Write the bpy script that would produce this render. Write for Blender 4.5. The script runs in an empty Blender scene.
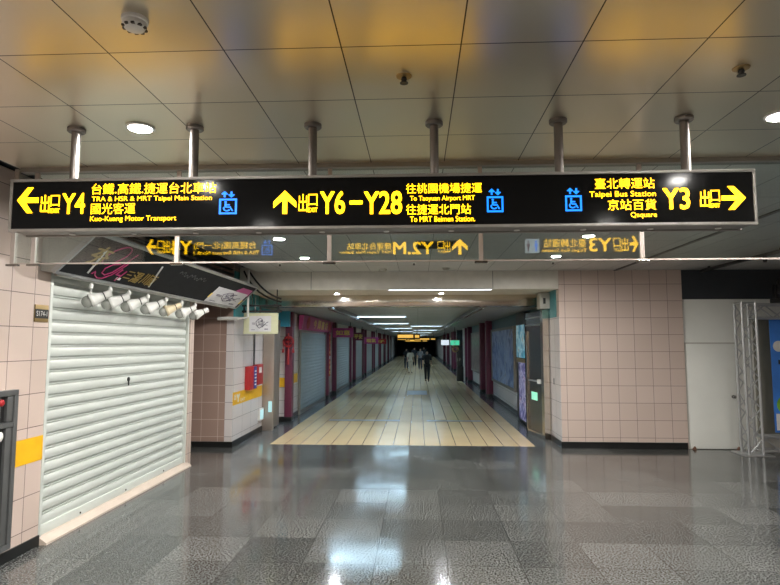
import bpy, bmesh, math, random
from mathutils import Vector as V, Matrix, Euler
random.seed(7)
S = bpy.context.scene
COL = S.collection

# ------------------------------------------------------------------ camera
cam_d = bpy.data.cameras.new('camera')
cam_d.sensor_fit = 'HORIZONTAL'; cam_d.sensor_width = 36.0
cam_d.lens = 570.0 / 780.0 * 36.0
cam_d.clip_start = 0.05; cam_d.clip_end = 300
cam = bpy.data.objects.new('camera', cam_d); COL.objects.link(cam)
cam.location = (0, 0, 2.0)
cam.rotation_euler = (math.radians(90 + 5.01), 0, math.radians(2.80))
cam.rotation_mode = 'XYZ'
S.camera = cam

# ------------------------------------------------------------------ world, exposure
w = bpy.data.worlds.new('world'); S.world = w; w.use_nodes = True
w.node_tree.nodes['Background'].inputs[0].default_value = (0.5, 0.52, 0.55, 1)
w.node_tree.nodes['Background'].inputs[1].default_value = 0.05
S.view_settings.view_transform = 'Standard'; S.view_settings.look = 'None'
S.view_settings.gamma = 1.0; S.view_settings.use_curve_mapping = False
S.view_settings.exposure = 0.0
S.cycles.max_bounces = 8; S.cycles.diffuse_bounces = 4; S.cycles.glossy_bounces = 4
S.cycles.transparent_max_bounces = 16
S.cycles.sample_clamp_indirect = 4.0
LAMP_HALL = 1650.0     # radiance of the hall downlights
LAMP_CORR = 44.0      # radiance of the corridor light strips
SIGN_E = 1.0          # scale of the lit lettering

CZ = 3.4              # hall ceiling

# ------------------------------------------------------------------ materials
def new_mat(name):
    m = bpy.data.materials.new(name); m.use_nodes = True
    nt = m.node_tree; b = nt.nodes['Principled BSDF']
    return m, nt, b

def mat(name, col, rough=0.5, metal=0.0, noise=0.06, nscale=6.0, spec=0.5, coat=0.0, bump=0.0, bscale=60.0):
    m, nt, b = new_mat(name)
    N = nt.nodes.new; L = nt.links.new
    b.inputs['Roughness'].default_value = rough
    b.inputs['Metallic'].default_value = metal
    b.inputs['Specular IOR Level'].default_value = spec
    b.inputs['Coat Weight'].default_value = coat
    g = N('ShaderNodeNewGeometry')
    n = N('ShaderNodeTexNoise'); n.inputs['Scale'].default_value = nscale; n.inputs['Detail'].default_value = 4
    L(g.outputs['Position'], n.inputs['Vector'])
    r = N('ShaderNodeValToRGB')
    r.color_ramp.elements[0].position = 0.3; r.color_ramp.elements[1].position = 0.7
    r.color_ramp.elements[0].color = tuple(c * (1 - noise) for c in col) + (1,)
    r.color_ramp.elements[1].color = tuple(min(1, c * (1 + noise)) for c in col) + (1,)
    L(n.outputs['Fac'], r.inputs['Fac']); L(r.outputs['Color'], b.inputs['Base Color'])
    if bump:
        n2 = N('ShaderNodeTexNoise'); n2.inputs['Scale'].default_value = bscale
        L(g.outputs['Position'], n2.inputs['Vector'])
        bp = N('ShaderNodeBump'); bp.inputs['Strength'].default_value = bump; bp.inputs['Distance'].default_value = 0.003
        L(n2.outputs['Fac'], bp.inputs['Height']); L(bp.outputs['Normal'], b.inputs['Normal'])
    return m

def emit(name, col, strength, base=(0.5, 0.5, 0.5)):
    m, nt, b = new_mat(name)
    b.inputs['Base Color'].default_value = tuple(base) + (1,)
    b.inputs['Emission Color'].default_value = tuple(col) + (1,)
    b.inputs['Emission Strength'].default_value = strength
    b.inputs['Roughness'].default_value = 0.4; b.inputs['Specular IOR Level'].default_value = 0.2
    return m

def brickmat(name, axes, c1, c2, mortar, bw, rh, ms=0.004, off=(0, 0), rough=0.3, metal=0.0, speck=0.0, sscale=120.0,
             coat=0.0, spec=0.5, bump=0.25, patch=0.0, bias=0.0, rvar=0.0, stagger=0.0):
    """square tiles / panels laid in the plane given by two world axes"""
    m, nt, b = new_mat(name)
    N = nt.nodes.new; L = nt.links.new
    g = N('ShaderNodeNewGeometry'); s = N('ShaderNodeSeparateXYZ'); c = N('ShaderNodeCombineXYZ')
    L(g.outputs['Position'], s.inputs[0])
    for i, ax in enumerate(axes):
        a = N('ShaderNodeMath'); a.operation = 'ADD'; a.inputs[1].default_value = 200.0 * (bw, rh)[i] - off[i]
        L(s.outputs[ax], a.inputs[0]); L(a.outputs[0], c.inputs[i])
    t = N('ShaderNodeTexBrick'); t.offset = stagger; t.squash = 1.0
    t.inputs['Scale'].default_value = 1.0
    t.inputs['Brick Width'].default_value = bw; t.inputs['Row Height'].default_value = rh
    t.inputs['Mortar Size'].default_value = ms; t.inputs['Mortar Smooth'].default_value = 0.1
    t.inputs['Bias'].default_value = bias
    t.inputs['Color1'].default_value = tuple(c1) + (1,); t.inputs['Color2'].default_value = tuple(c2) + (1,)
    t.inputs['Mortar'].default_value = tuple(mortar) + (1,)
    L(c.outputs[0], t.inputs['Vector'])
    src = t.outputs['Color']
    def mult(src, scale, lo, hi, p0=0.3, p1=0.7, detail=3):
        n = N('ShaderNodeTexNoise'); n.inputs['Scale'].default_value = scale; n.inputs['Detail'].default_value = detail
        L(g.outputs['Position'], n.inputs['Vector'])
        mr = N('ShaderNodeMapRange'); mr.inputs['From Min'].default_value = p0; mr.inputs['From Max'].default_value = p1
        mr.inputs['To Min'].default_value = lo; mr.inputs['To Max'].default_value = hi
        L(n.outputs['Fac'], mr.inputs['Value'])
        mx = N('ShaderNodeMix'); mx.data_type = 'RGBA'; mx.blend_type = 'MULTIPLY'; mx.inputs['Factor'].default_value = 1
        L(src, mx.inputs['A']); L(mr.outputs[0], mx.inputs['B'])
        return mx.outputs['Result'], mr.outputs[0]
    if speck:
        src, _ = mult(src, sscale, 1 - speck, 1 + speck, 0.40, 0.60, 3)
    if patch:
        src, _ = mult(src, 0.9, 1 - patch, 1 + patch)
    L(src, b.inputs['Base Color'])
    b.inputs['Roughness'].default_value = rough; b.inputs['Metallic'].default_value = metal
    b.inputs['Specular IOR Level'].default_value = spec; b.inputs['Coat Weight'].default_value = coat
    if rvar:
        n = N('ShaderNodeTexNoise'); n.inputs['Scale'].default_value = 1.7; n.inputs['Detail'].default_value = 5
        L(g.outputs['Position'], n.inputs['Vector'])
        mr = N('ShaderNodeMapRange'); mr.inputs['To Min'].default_value = max(0.02, rough - rvar); mr.inputs['To Max'].default_value = rough + rvar
        mr.inputs['From Min'].default_value = 0.3; mr.inputs['From Max'].default_value = 0.7
        L(n.outputs['Fac'], mr.inputs['Value']); L(mr.outputs[0], b.inputs['Roughness'])
    if bump:
        bp = N('ShaderNodeBump'); bp.invert = True; bp.inputs['Strength'].default_value = bump; bp.inputs['Distance'].default_value = 0.004
        L(t.outputs['Fac'], bp.inputs['Height']); L(bp.outputs['Normal'], b.inputs['Normal'])
    return m

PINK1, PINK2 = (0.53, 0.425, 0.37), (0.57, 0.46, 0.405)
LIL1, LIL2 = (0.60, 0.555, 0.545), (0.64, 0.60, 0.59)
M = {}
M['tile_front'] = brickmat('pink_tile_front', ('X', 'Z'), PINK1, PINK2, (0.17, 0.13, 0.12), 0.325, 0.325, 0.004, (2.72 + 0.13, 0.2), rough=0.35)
M['tile_alcove'] = brickmat('darker_tile_alcove', ('X', 'Z'), (0.30, 0.205, 0.17), (0.34, 0.235, 0.195), (0.62, 0.5, 0.42), 0.325, 0.325, 0.004, (0.05, 0.2), rough=0.35)  # alcove tile coloured darker and browner than the pink tile, pale joints
M['tile_side'] = brickmat('pink_tile_side', ('Y', 'Z'), PINK1, PINK2, (0.16, 0.12, 0.11), 0.325, 0.325, 0.004, (5.42, 0.2), rough=0.35)
M['tile_lilac'] = brickmat('lilac_tile_side', ('Y', 'Z'), LIL1, LIL2, (0.22, 0.2, 0.2), 0.6, 0.325, 0.005, (11.0, 0.2), rough=0.3)
M['tile_lilac_front'] = brickmat('lilac_tile_front', ('X', 'Z'), LIL1, LIL2, (0.22, 0.2, 0.2), 0.325, 0.325, 0.005, (0, 0.2), rough=0.3)
M['granite'] = brickmat('polished_granite', ('X', 'Y'), (0.054, 0.056, 0.054), (0.104, 0.106, 0.102), (0.022, 0.022, 0.021), 0.66, 0.66, 0.004,
                        (-0.4, 6.0), rough=0.13, speck=0.75, sscale=58.0, bump=0.05, patch=0.10, rvar=0.05, spec=0.55)
M['granite_dark'] = brickmat('dark_granite_border', ('X', 'Y'), (0.085, 0.09, 0.095), (0.11, 0.115, 0.12), (0.04, 0.04, 0.04), 0.66, 0.66, 0.003,
                        (-0.4, 6.0), rough=0.2, speck=0.4, sscale=85.0, bump=0.05)
M['beige_tile'] = brickmat('beige_corridor_tile', ('X', 'Y'), (0.68, 0.52, 0.30), (0.73, 0.57, 0.35), (0.12, 0.10, 0.075), 0.306, 3.45, 0.006,
                        (-2.94, 11.33), spec=0.6, rough=0.17, bump=0.1, patch=0.06)
M['ceiling'] = brickmat('glossy_metal_ceiling_panel', ('X', 'Y'), (0.68, 0.62, 0.50), (0.72, 0.66, 0.54), (0.05, 0.045, 0.04), 0.568, 0.59, 0.0035,
                        (-0.359, 2.586), rough=0.33, metal=0.88, bump=0.2, patch=0.02)
M['ceil_far'] = brickmat('grey_metal_ceiling_panel', ('X', 'Y'), (0.50, 0.50, 0.48), (0.54, 0.54, 0.52), (0.07, 0.07, 0.07), 0.568, 1.18, 0.004,
                        (-0.359, 4.40), rough=0.38, metal=0.2, bump=0.2, patch=0.04)
M['soffit'] = mat('beige_soffit_paint', (0.68, 0.64, 0.55), 0.45)
M['fascia'] = mat('beige_fascia_paint', (0.68, 0.65, 0.58), 0.42)
M['corr_ceil'] = brickmat('corridor_ceiling_panel', ('X', 'Y'), (0.34, 0.34, 0.34), (0.38, 0.38, 0.38), (0.12, 0.12, 0.12), 1.2, 0.6, 0.006, (0, 0.1), rough=0.35, metal=0.2)
M['corr_soffit'] = brickmat('corridor_soffit_slats', ('X', 'Y'), (0.25, 0.26, 0.27), (0.29, 0.30, 0.31), (0.10, 0.10, 0.10), 4.0, 0.15, 0.01, (0, 0), rough=0.4, metal=0.2)
M['steel'] = mat('brushed_steel', (0.70, 0.64, 0.56), 0.17, 1.0, 0.05, 3)
M['steel_satin'] = mat('satin_steel', (0.52, 0.44, 0.38), 0.42, 0.8, 0.05, 3)
M['steel_dark'] = mat('dark_brushed_steel', (0.27, 0.26, 0.25), 0.25, 1.0, 0.05, 3)
M['alu'] = mat('grey_aluminium_frame', (0.25, 0.235, 0.215), 0.45, 0.4, 0.04, 5)
M['pole'] = mat('pole_steel', (0.22, 0.20, 0.185), 0.42, 0.8, 0.04, 5)
M['black_panel'] = mat('black_sign_acrylic', (0.008, 0.008, 0.008), 0.11, 0, 0.05, 4, spec=0.035)
M['black'] = mat('black_paint', (0.012, 0.012, 0.013), 0.4)
M['black_base'] = mat('black_skirting', (0.010, 0.011, 0.011), 0.3)
M['navy'] = mat('navy_wall_paint', (0.022, 0.028, 0.036), 0.55)
M['white_wall'] = mat('white_door_paint', (0.74, 0.745, 0.70), 0.5, 0, 0.03, 2)
M['olive_panel'] = mat('olive_grey_panel', (0.20, 0.19, 0.155), 0.6)
M['white'] = mat('white_enamel', (0.75, 0.75, 0.72), 0.35)
M['cream'] = mat('cream_enamel', (0.72, 0.62, 0.42), 0.35)
M['bulb'] = mat('frosted_bulb_glass', (0.40, 0.41, 0.38), 0.15)
M['shutter'] = mat('pale_grey_shutter_paint', (0.60, 0.635, 0.60), 0.38, 0.1, 0.03, 3, bump=0.05)
M['shutter_far'] = mat('bluish_shutter_paint', (0.33, 0.39, 0.43), 0.35, 0.3, 0.04, 3)
M['sill'] = mat('beige_sill_tile', (0.56, 0.47, 0.40), 0.4)
M['board'] = mat('black_shop_board', (0.012, 0.013, 0.015), 0.6, 0, 0.15, 8, spec=0.12)
M['casing'] = mat('grey_casing_paint', (0.46, 0.445, 0.405), 0.5)
M['gold'] = mat('gold_lettering', (0.36, 0.25, 0.06), 0.4, 0.2)
M['pinkline'] = mat('magenta_script', (0.42, 0.04, 0.15), 0.4)
M['whiteline'] = mat('white_line', (0.7, 0.7, 0.68), 0.4)
M['dimscript'] = mat('dim_grey_script', (0.075, 0.075, 0.078), 0.5)
M['paper'] = mat('white_paper', (0.66, 0.66, 0.68), 0.7)
M['ink'] = mat('dark_ink', (0.10, 0.09, 0.14), 0.7)
M['magenta'] = mat('magenta_paint', (0.15, 0.028, 0.06), 0.4)
M['magenta_sign'] = mat('magenta_sign_panel', (0.46, 0.06, 0.24), 0.4)
M['red'] = mat('red_paint', (0.42, 0.02, 0.025), 0.4)
M['red_banner'] = mat('red_banner_cloth', (0.40, 0.02, 0.03), 0.7)
M['blue_label'] = mat('blue_label', (0.03, 0.06, 0.30), 0.4)
M['yellow_band'] = mat('yellow_band', (0.80, 0.44, 0.01), 0.4)
M['yellow_text'] = mat('yellow_lettering_paint', (0.85, 0.68, 0.14), 0.4)
M['teal'] = mat('teal_panel', (0.045, 0.26, 0.30), 0.4)
M['teal_bright'] = mat('bright_blue_panel', (0.06, 0.36, 0.55), 0.4)
M['teal_dark'] = mat('dark_teal_panel', (0.03, 0.10, 0.12), 0.4)
M['cream_board'] = mat('pale_green_board', (0.62, 0.63, 0.42), 0.5)
M['cab'] = mat('grey_cabinet_steel', (0.15, 0.155, 0.155), 0.35, 0.5)
M['cab_glass'] = mat('dark_cabinet_pane', (0.035, 0.04, 0.042), 0.12, 0, 0.1)
M['brass'] = mat('brass_plate', (0.34, 0.24, 0.10), 0.35, 0.5)
M['brown_rubber'] = mat('brown_rubber', (0.16, 0.08, 0.05), 0.7)
M['alu_truss'] = mat('truss_aluminium', (0.50, 0.51, 0.52), 0.35, 0.75, 0.04)
M['cable'] = mat('black_cable', (0.01, 0.01, 0.011), 0.5)
M['cover'] = mat('grey_floor_cover', (0.20, 0.22, 0.23), 0.4, 0.3, 0.06, 40)
M['mullion'] = mat('pale_mullion', (0.38, 0.33, 0.30), 0.45, 0.1)
M['skin'] = mat('skin', (0.45, 0.28, 0.20), 0.6)
M['hair'] = mat('black_hair', (0.008, 0.007, 0.007), 0.7, spec=0.1)
M['cloth_black'] = mat('black_cloth', (0.012, 0.012, 0.014), 0.8)
M['cloth_navy'] = mat('dark_navy_cloth', (0.025, 0.03, 0.045), 0.8)
M['cloth_beige'] = mat('beige_cloth', (0.46, 0.40, 0.32), 0.8)
M['cloth_grey'] = mat('grey_cloth', (0.16, 0.16, 0.17), 0.8)
M['sign_yellow'] = emit('lit_yellow_lettering', (1.0, 0.53, 0.006), 4.9 * SIGN_E, (0.15, 0.1, 0.0))
M['sign_blue'] = emit('lit_blue_pictogram', (0.01, 0.22, 1.0), 2.1 * SIGN_E, (0.0, 0.02, 0.1))
M['sign_white'] = emit('lit_white_pictogram', (0.8, 0.9, 1.0), 0.8 * SIGN_E)
M['lens'] = emit('lit_downlight_lens', (1.0, 0.965, 0.91), LAMP_HALL)
M['lens_small'] = emit('lit_small_downlight_lens', (0.92, 0.96, 1.0), LAMP_HALL * 0.5)
M['strip'] = emit('lit_corridor_strip', (0.54, 0.81, 1.0), LAMP_CORR)
M['shade_glow'] = emit('added_side_shade_glow', (0.72, 0.86, 0.95), 0.5)  # glow put in to imitate ceiling steps lit by the strips
M['led_line'] = emit('lit_linear_lamp', (0.85, 0.95, 1.0), 3.0)
M['green_exit'] = emit('lit_green_exit', (0.05, 0.85, 0.45), 0.7)
M['cyan_exit'] = emit('lit_pale_cyan_exit', (0.35, 0.9, 0.95), 0.6)
M['lit_white'] = emit('lit_white_box', (0.75, 0.85, 0.95), 0.9)
M['lit_yellow_far'] = emit('lit_yellow_far_sign', (1.0, 0.55, 0.06), 0.9)

def glass_mat():
    m = bpy.data.materials.new('greenish_smoke_barrier_glass'); m.use_nodes = True
    nt = m.node_tree; nt.nodes.clear(); N = nt.nodes.new; L = nt.links.new
    o = N('ShaderNodeOutputMaterial'); mix = N('ShaderNodeMixShader')
    t = N('ShaderNodeBsdfTransparent'); t.inputs[0].default_value = (0.88, 0.93, 0.925, 1)
    gl = N('ShaderNodeBsdfGlossy'); gl.inputs['Color'].default_value = (0.95, 1.0, 1.0, 1); gl.inputs['Roughness'].default_value = 0.0
    lw = N('ShaderNodeLayerWeight'); lw.inputs['Blend'].default_value = 0.12
    mr = N('ShaderNodeMapRange'); mr.inputs['To Min'].default_value = 0.125; mr.inputs['To Max'].default_value = 0.7
    L(lw.outputs['Fresnel'], mr.inputs['Value']); L(mr.outputs[0], mix.inputs[0])
    L(t.outputs[0], mix.inputs[1]); L(gl.outputs[0], mix.inputs[2]); L(mix.outputs[0], o.inputs[0])
    return m
M['glass'] = glass_mat()

def poster_mat(name, cols, scale, lit=0.0, seed=0.0):
    """a printed poster: blotches of a few colours"""
    m, nt, b = new_mat(name); N = nt.nodes.new; L = nt.links.new
    g = N('ShaderNodeNewGeometry'); mp = N('ShaderNodeMapping'); mp.inputs['Location'].default_value = (seed, seed * 2, seed * 3)
    L(g.outputs['Position'], mp.inputs['Vector'])
    n = N('ShaderNodeTexNoise'); n.inputs['Scale'].default_value = scale; n.inputs['Detail'].default_value = 5; n.inputs['Distortion'].default_value = 1.2
    L(mp.outputs[0], n.inputs['Vector'])
    r = N('ShaderNodeValToRGB'); e = r.color_ramp.elements
    while len(e) < len(cols): e.new(0.5)
    for i, c in enumerate(cols):
        e[i].position = 0.28 + 0.44 * i / (len(cols) - 1); e[i].color = tuple(c) + (1,)
    L(n.outputs['Fac'], r.inputs['Fac']); L(r.outputs['Color'], b.inputs['Base Color'])
    b.inputs['Roughness'].default_value = 0.35
    if lit:
        L(r.outputs['Color'], b.inputs['Emission Color']); b.inputs['Emission Strength'].default_value = lit
    return m
M['poster_blue'] = poster_mat('blue_poster_print', [(0.02, 0.04, 0.14), (0.06, 0.14, 0.42), (0.30, 0.40, 0.62), (0.10, 0.10, 0.22)], 2.2, 0.0, 1)
M['poster_brown'] = poster_mat('brown_poster_print', [(0.05, 0.04, 0.05), (0.16, 0.11, 0.10), (0.30, 0.22, 0.19), (0.10, 0.12, 0.2)], 2.6, 0.0, 4)
M['ad_cyan'] = poster_mat('lit_cyan_ad', [(0.01, 0.05, 0.12), (0.05, 0.35, 0.55), (0.55, 0.8, 0.9), (0.3, 0.2, 0.08)], 4.0, 0.2, 2)
M['ad_violet'] = poster_mat('lit_violet_ad', [(0.01, 0.01, 0.06), (0.06, 0.05, 0.35), (0.6, 0.6, 0.8), (0.35, 0.05, 0.15)], 5.0, 0.15, 6)
M['banner'] = mat('blue_banner_print', (0.04, 0.19, 0.62), 0.6, 0, 0.25, 1.5)
M['banner_green'] = mat('green_print', (0.18, 0.42, 0.03), 0.6, 0, 0.3, 8)

# ------------------------------------------------------------------ geometry helpers
class G:
    def __init__(s): s.bm = bmesh.new()
    def box(s, x0, y0, z0, x1, y1, z1, bev=0.0):
        r = bmesh.ops.create_cube(s.bm, size=1.0); vs = r['verts']
        for v in vs:
            v.co = V(((x0 + x1) / 2 + v.co.x * (x1 - x0), (y0 + y1) / 2 + v.co.y * (y1 - y0), (z0 + z1) / 2 + v.co.z * (z1 - z0)))
        if bev:
            es = set(e for v in vs for e in v.link_edges)
            bmesh.ops.bevel(s.bm, geom=list(es), offset=bev, segments=2, profile=0.6, affect='EDGES')
        return s
    def prism(s, pts, off):
        """closed polygon (3D points) swept along off"""
        off = V(off)
        a = [s.bm.verts.new(p) for p in pts]; b = [s.bm.verts.new(V(p) + off) for p in pts]
        n = len(a)
        s.bm.faces.new(a); s.bm.faces.new(list(reversed(b)))
        for i in range(n): s.bm.faces.new((a[i], b[i], b[(i + 1) % n], a[(i + 1) % n]))
        return s
    def tube(s, pts, r, n=8, closed=False):
        pts = [V(p) for p in pts]; rings = []
        m = len(pts)
        for i, p in enumerate(pts):
            d = (pts[(i + 1) % m] - pts[i - 1]) if closed else (pts[min(i + 1, m - 1)] - pts[max(i - 1, 0)])
            d.normalize(); up = V((0, 0, 1)) if abs(d.z) < 0.9 else V((1, 0, 0))
            a = d.cross(up).normalized(); b = d.cross(a)
            rings.append([s.bm.verts.new(p + (a * math.cos(2 * math.pi * k / n) + b * math.sin(2 * math.pi * k / n)) * r) for k in range(n)])
        for i in range(m if closed else m - 1):
            A, B = rings[i], rings[(i + 1) % m]
            for k in range(n): s.bm.faces.new((A[k], A[(k + 1) % n], B[(k + 1) % n], B[k]))
        if not closed:
            s.bm.faces.new(list(reversed(rings[0]))); s.bm.faces.new(rings[-1])
        return s
    def lathe(s, prof, o, axis=(0, 0, 1), n=20, ring=False):
        """prof: (radius, height along axis)"""
        o = V(o); ax = V(axis).normalized(); up = V((0, 0, 1)) if abs(ax.z) < 0.9 else V((1, 0, 0))
        a = ax.cross(up).normalized(); b = ax.cross(a); rings = []
        for r, h in prof:
            if r < 1e-5: rings.append([s.bm.verts.new(o + ax * h)])
            else: rings.append([s.bm.verts.new(o + ax * h + (a * math.cos(2 * math.pi * k / n) + b * math.sin(2 * math.pi * k / n)) * r) for k in range(n)])
        for A, B in zip(rings, rings[1:]):
            for k in range(n):
                f = [A[k % len(A)], A[(k + 1) % n % len(A)], B[(k + 1) % n % len(B)], B[k % len(B)]]
                u = []
                for v in f:
                    if v not in u: u.append(v)
                if len(u) > 2: s.bm.faces.new(u)
        if ring: prof = list(prof); R0, R1 = rings[-1], rings[0]; [s.bm.faces.new((R0[k], R0[(k + 1) % n], R1[(k + 1) % n], R1[k])) for k in range(n)]
        for R, rev in ((rings[0], True), (rings[-1], False)):
            if len(R) > 2 and not ring: s.bm.faces.new(list(reversed(R)) if rev else R)
        return s
    def put(s, bm2, f):
        """copy mesh data through a mapping of points"""
        vm = [s.bm.verts.new(f(v.co)) for v in bm2.vertices]
        for p in bm2.polygons:
            try: s.bm.faces.new([vm[i] for i in p.vertices])
            except ValueError: pass
        return s
    def build(s, name, m, parent=None, smooth=True, recalc=True, label=None):
        if recalc: bmesh.ops.recalc_face_normals(s.bm, faces=s.bm.faces)
        me = bpy.data.meshes.new(name); s.bm.to_mesh(me); s.bm.free()
        if smooth:
            for p in me.polygons: p.use_smooth = True
            me.set_sharp_from_angle(angle=math.radians(35))
        me.materials.append(m if not isinstance(m, str) else M[m])
        o = bpy.data.objects.new(name, me); COL.objects.link(o)
        if parent:
            o.parent = parent
            o.matrix_parent_inverse = parent.matrix_basis.inverted()
        if label: o['label'] = label
        return o

def struct(o, kind='structure'):
    o['kind'] = kind; return o
def tag(o, label, cat, group=None):
    o['label'] = label; o['category'] = cat
    if group: o['group'] = group
    return o
def thing(name, loc, label, cat, group=None):
    o = bpy.data.objects.new(name, None); COL.objects.link(o); o.location = loc
    o.empty_display_size = 0.1
    return tag(o, label, cat, group)
def dup(root, loc, label, group=None):
    r = root.copy(); COL.objects.link(r); r.location = loc; r['label'] = label
    if group: r['group'] = group
    def rec(src, dst):
        for ch in list(src.children):
            c = ch.copy(); COL.objects.link(c); c.parent = dst; rec(ch, c)
    rec(root, r)
    return r
def centre(o, at=None):
    """move a one-mesh thing's origin to its base"""
    me = o.data; n = len(me.vertices)
    xs = [v.co.x for v in me.vertices]; ys = [v.co.y for v in me.vertices]; zs = [v.co.z for v in me.vertices]
    c = V(((min(xs) + max(xs)) / 2, (min(ys) + max(ys)) / 2, min(zs)))
    me.transform(Matrix.Translation(-c)); o.location = c
    return o

_fonts = {}
def glyphs(body):
    if body not in _fonts:
        c = bpy.data.curves.new('lettering', 'FONT'); c.body = body; c.resolution_u = 3
        o = bpy.data.objects.new('lettering', c); COL.objects.link(o)
        me = bpy.data.meshes.new_from_object(o.evaluated_get(bpy.context.evaluated_depsgraph_get()))
        bpy.data.objects.remove(o)
        xs = [v.co.x for v in me.vertices]; ys = [v.co.y for v in me.vertices]
        _fonts[body] = (me, min(xs), max(xs), min(ys), max(ys))
    return _fonts[body]
def text(g, body, bold, f, ext=0.0):
    """letters mapped so that f(u, v, d) gets u, v in 0..1 over their box; bold letters are struck several times"""
    me, x0, x1, y0, y1 = glyphs(body)
    x0 -= bold; x1 += bold; y0 -= bold; y1 += bold
    for i, (dx, dy) in enumerate([(-1, -1), (-1, 1), (1, -1), (1, 1), (0, 0)] if bold else [(0, 0)]):
        g.put(me, lambda c: f((c.x + dx * bold - x0) / (x1 - x0), (c.y + dy * bold * 0.7 - y0) / (y1 - y0), 1.0 + 0.25 * i))
    return g
def rect_front(x0, x1, z0, z1, y, t=0.004):
    """facing -Y"""
    return lambda u, v, d: V((x0 + u * (x1 - x0), y - t * d, z0 + v * (z1 - z0)))
def rect_back(x0, x1, z0, z1, y, t=0.004):
    """facing +Y, read from behind"""
    return lambda u, v, d: V((x1 - u * (x1 - x0), y + t * d, z0 + v * (z1 - z0)))
def rect_right(y0, y1, z0, z1, x, t=0.003):
    """on a left wall, facing +X: reads from near to far"""
    return lambda u, v, d: V((x + t * d, y0 + u * (y1 - y0), z0 + v * (z1 - z0)))

# ================================================================== THE SETTING
struct(G().box(-6, -7, -0.1, 10, 11.33, 0.0).build('floor', 'granite', smooth=False))
struct(G().box(-3.6, 11.33, -0.1, -2.94, 92, 0.0).build('floor_border_left', 'granite_dark', smooth=False))
struct(G().box(2.26, 11.33, -0.1, 2.9, 92, 0.0).build('floor_border_right', 'granite_dark', smooth=False))
struct(G().box(-2.94, 11.33, -0.1, 2.26, 92, 0.0).build('floor_corridor', 'beige_tile', smooth=False))
# ceilings
struct(G().box(-3.19, -7, CZ, 10, 4.33, CZ + 0.12).build('ceiling', 'ceiling', smooth=False))
struct(G().box(-3.19, 4.42, CZ, 10, 11.4, CZ + 0.12).build('ceiling_far', 'ceil_far', smooth=False))
struct(G().box(-5.5, -7, 3.62, -3.19, 11.4, 3.72).build('ceiling_slot', 'navy', smooth=False))
struct(G().box(-3.21, -7, CZ, -3.19, 11.4, 3.62).build('trim_1', 'soffit', smooth=False))
struct(G().box(-3.19, 4.33, CZ - 0.035, 10, 4.42, CZ + 0.12, 0.004).build('trim_2', 'alu', smooth=False))
# left wall: near piece, alcove after the shutter, end wall, side wall into the corridor
struct(G().box(-4.0, -7, 0, -3.77, 5.66, 3.6).build('wall_left', 'tile_side', smooth=False))
struct(G().box(-4.0, 5.66, 2.70, -3.80, 9.33, 3.6).build('wall_left_lintel', 'tile_side', smooth=False))
struct(G().box(-4.0, 9.24, 0, -3.745, 9.40, 3.6).build('wall_left_pier', 'tile_side', smooth=False))
struct(G().box(-5.4, 9.38, 0, -4.0, 9.42, 3.6).build('wall_left_alcove_near', 'tile_front', smooth=False))
struct(G().box(-5.5, 9.4, 0, -5.4, 10.96, 3.6).build('wall_left_alcove', 'tile_side', smooth=False))
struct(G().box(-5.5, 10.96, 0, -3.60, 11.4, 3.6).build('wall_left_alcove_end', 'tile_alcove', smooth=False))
g = G().box(-3.72, 10.955, 0, -3.575, 14.6, 2.5); struct(g.build('wall_left_return', 'tile_lilac', smooth=False))
struct(G().box(-3.72, 10.97, 2.5, -3.575, 14.6, 3.4).build('wall_left_teal', 'teal', smooth=False))
struct(G().box(-3.72, 14.6, 0, -3.33, 14.75, 3.0).build('wall_left_setback', 'tile_lilac_front', smooth=False))
struct(G().box(-3.72, 14.75, 0, -3.36, 92, 3.0).build('wall_left_corridor', 'tile_lilac', smooth=False))
struct(G().box(-3.72, 92, 0, 3.0, 92.2, 3.2).build('wall_corridor_end', 'navy', smooth=False))
# right wall
struct(G().box(2.74, 11.2, 0, 5.08, 11.5, CZ).build('wall_right_front', 'tile_front', smooth=False))
struct(G().box(2.735, 11.215, 0, 2.85, 12.5, 2.5).build('wall_right_return', 'tile_lilac', smooth=False))
struct(G().box(2.735, 11.42, 2.5, 2.85, 12.7, 3.06).build('wall_right_teal', 'teal', smooth=False))
struct(G().box(2.74, 12.5, 0, 2.9, 92, 2.42).build('wall_right_corridor', 'tile_lilac', smooth=False))
struct(G().box(2.72, 12.7, 2.42, 2.9, 92, 3.0).build('wall_right_corridor_header', 'teal_dark', smooth=False))
struct(G().box(5.08, 11.22, 2.83, 10, 11.5, CZ).build('wall_navy_band', 'navy', smooth=False))
struct(G().box(5.08, 11.24, 0, 6.30, 11.5, 2.83).build('wall_white', 'white_wall', smooth=False))
struct(G().box(6.30, 11.24, 0, 10, 11.5, 2.83).build('wall_white_stage', 'white_wall', smooth=False))
struct(G().box(9.9, -7, 0, 10.0, 11.3, CZ).build('wall_right', 'tile_side', smooth=False))
struct(G().box(-6, -7.1, 0, 10, -7.0, 3.6).build('wall_back', 'tile_front', smooth=False))
struct(G().box(5.07, 11.23, 2.815, 6.3, 11.26, 2.84).build('trim_3', 'white_wall', smooth=False))
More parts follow.
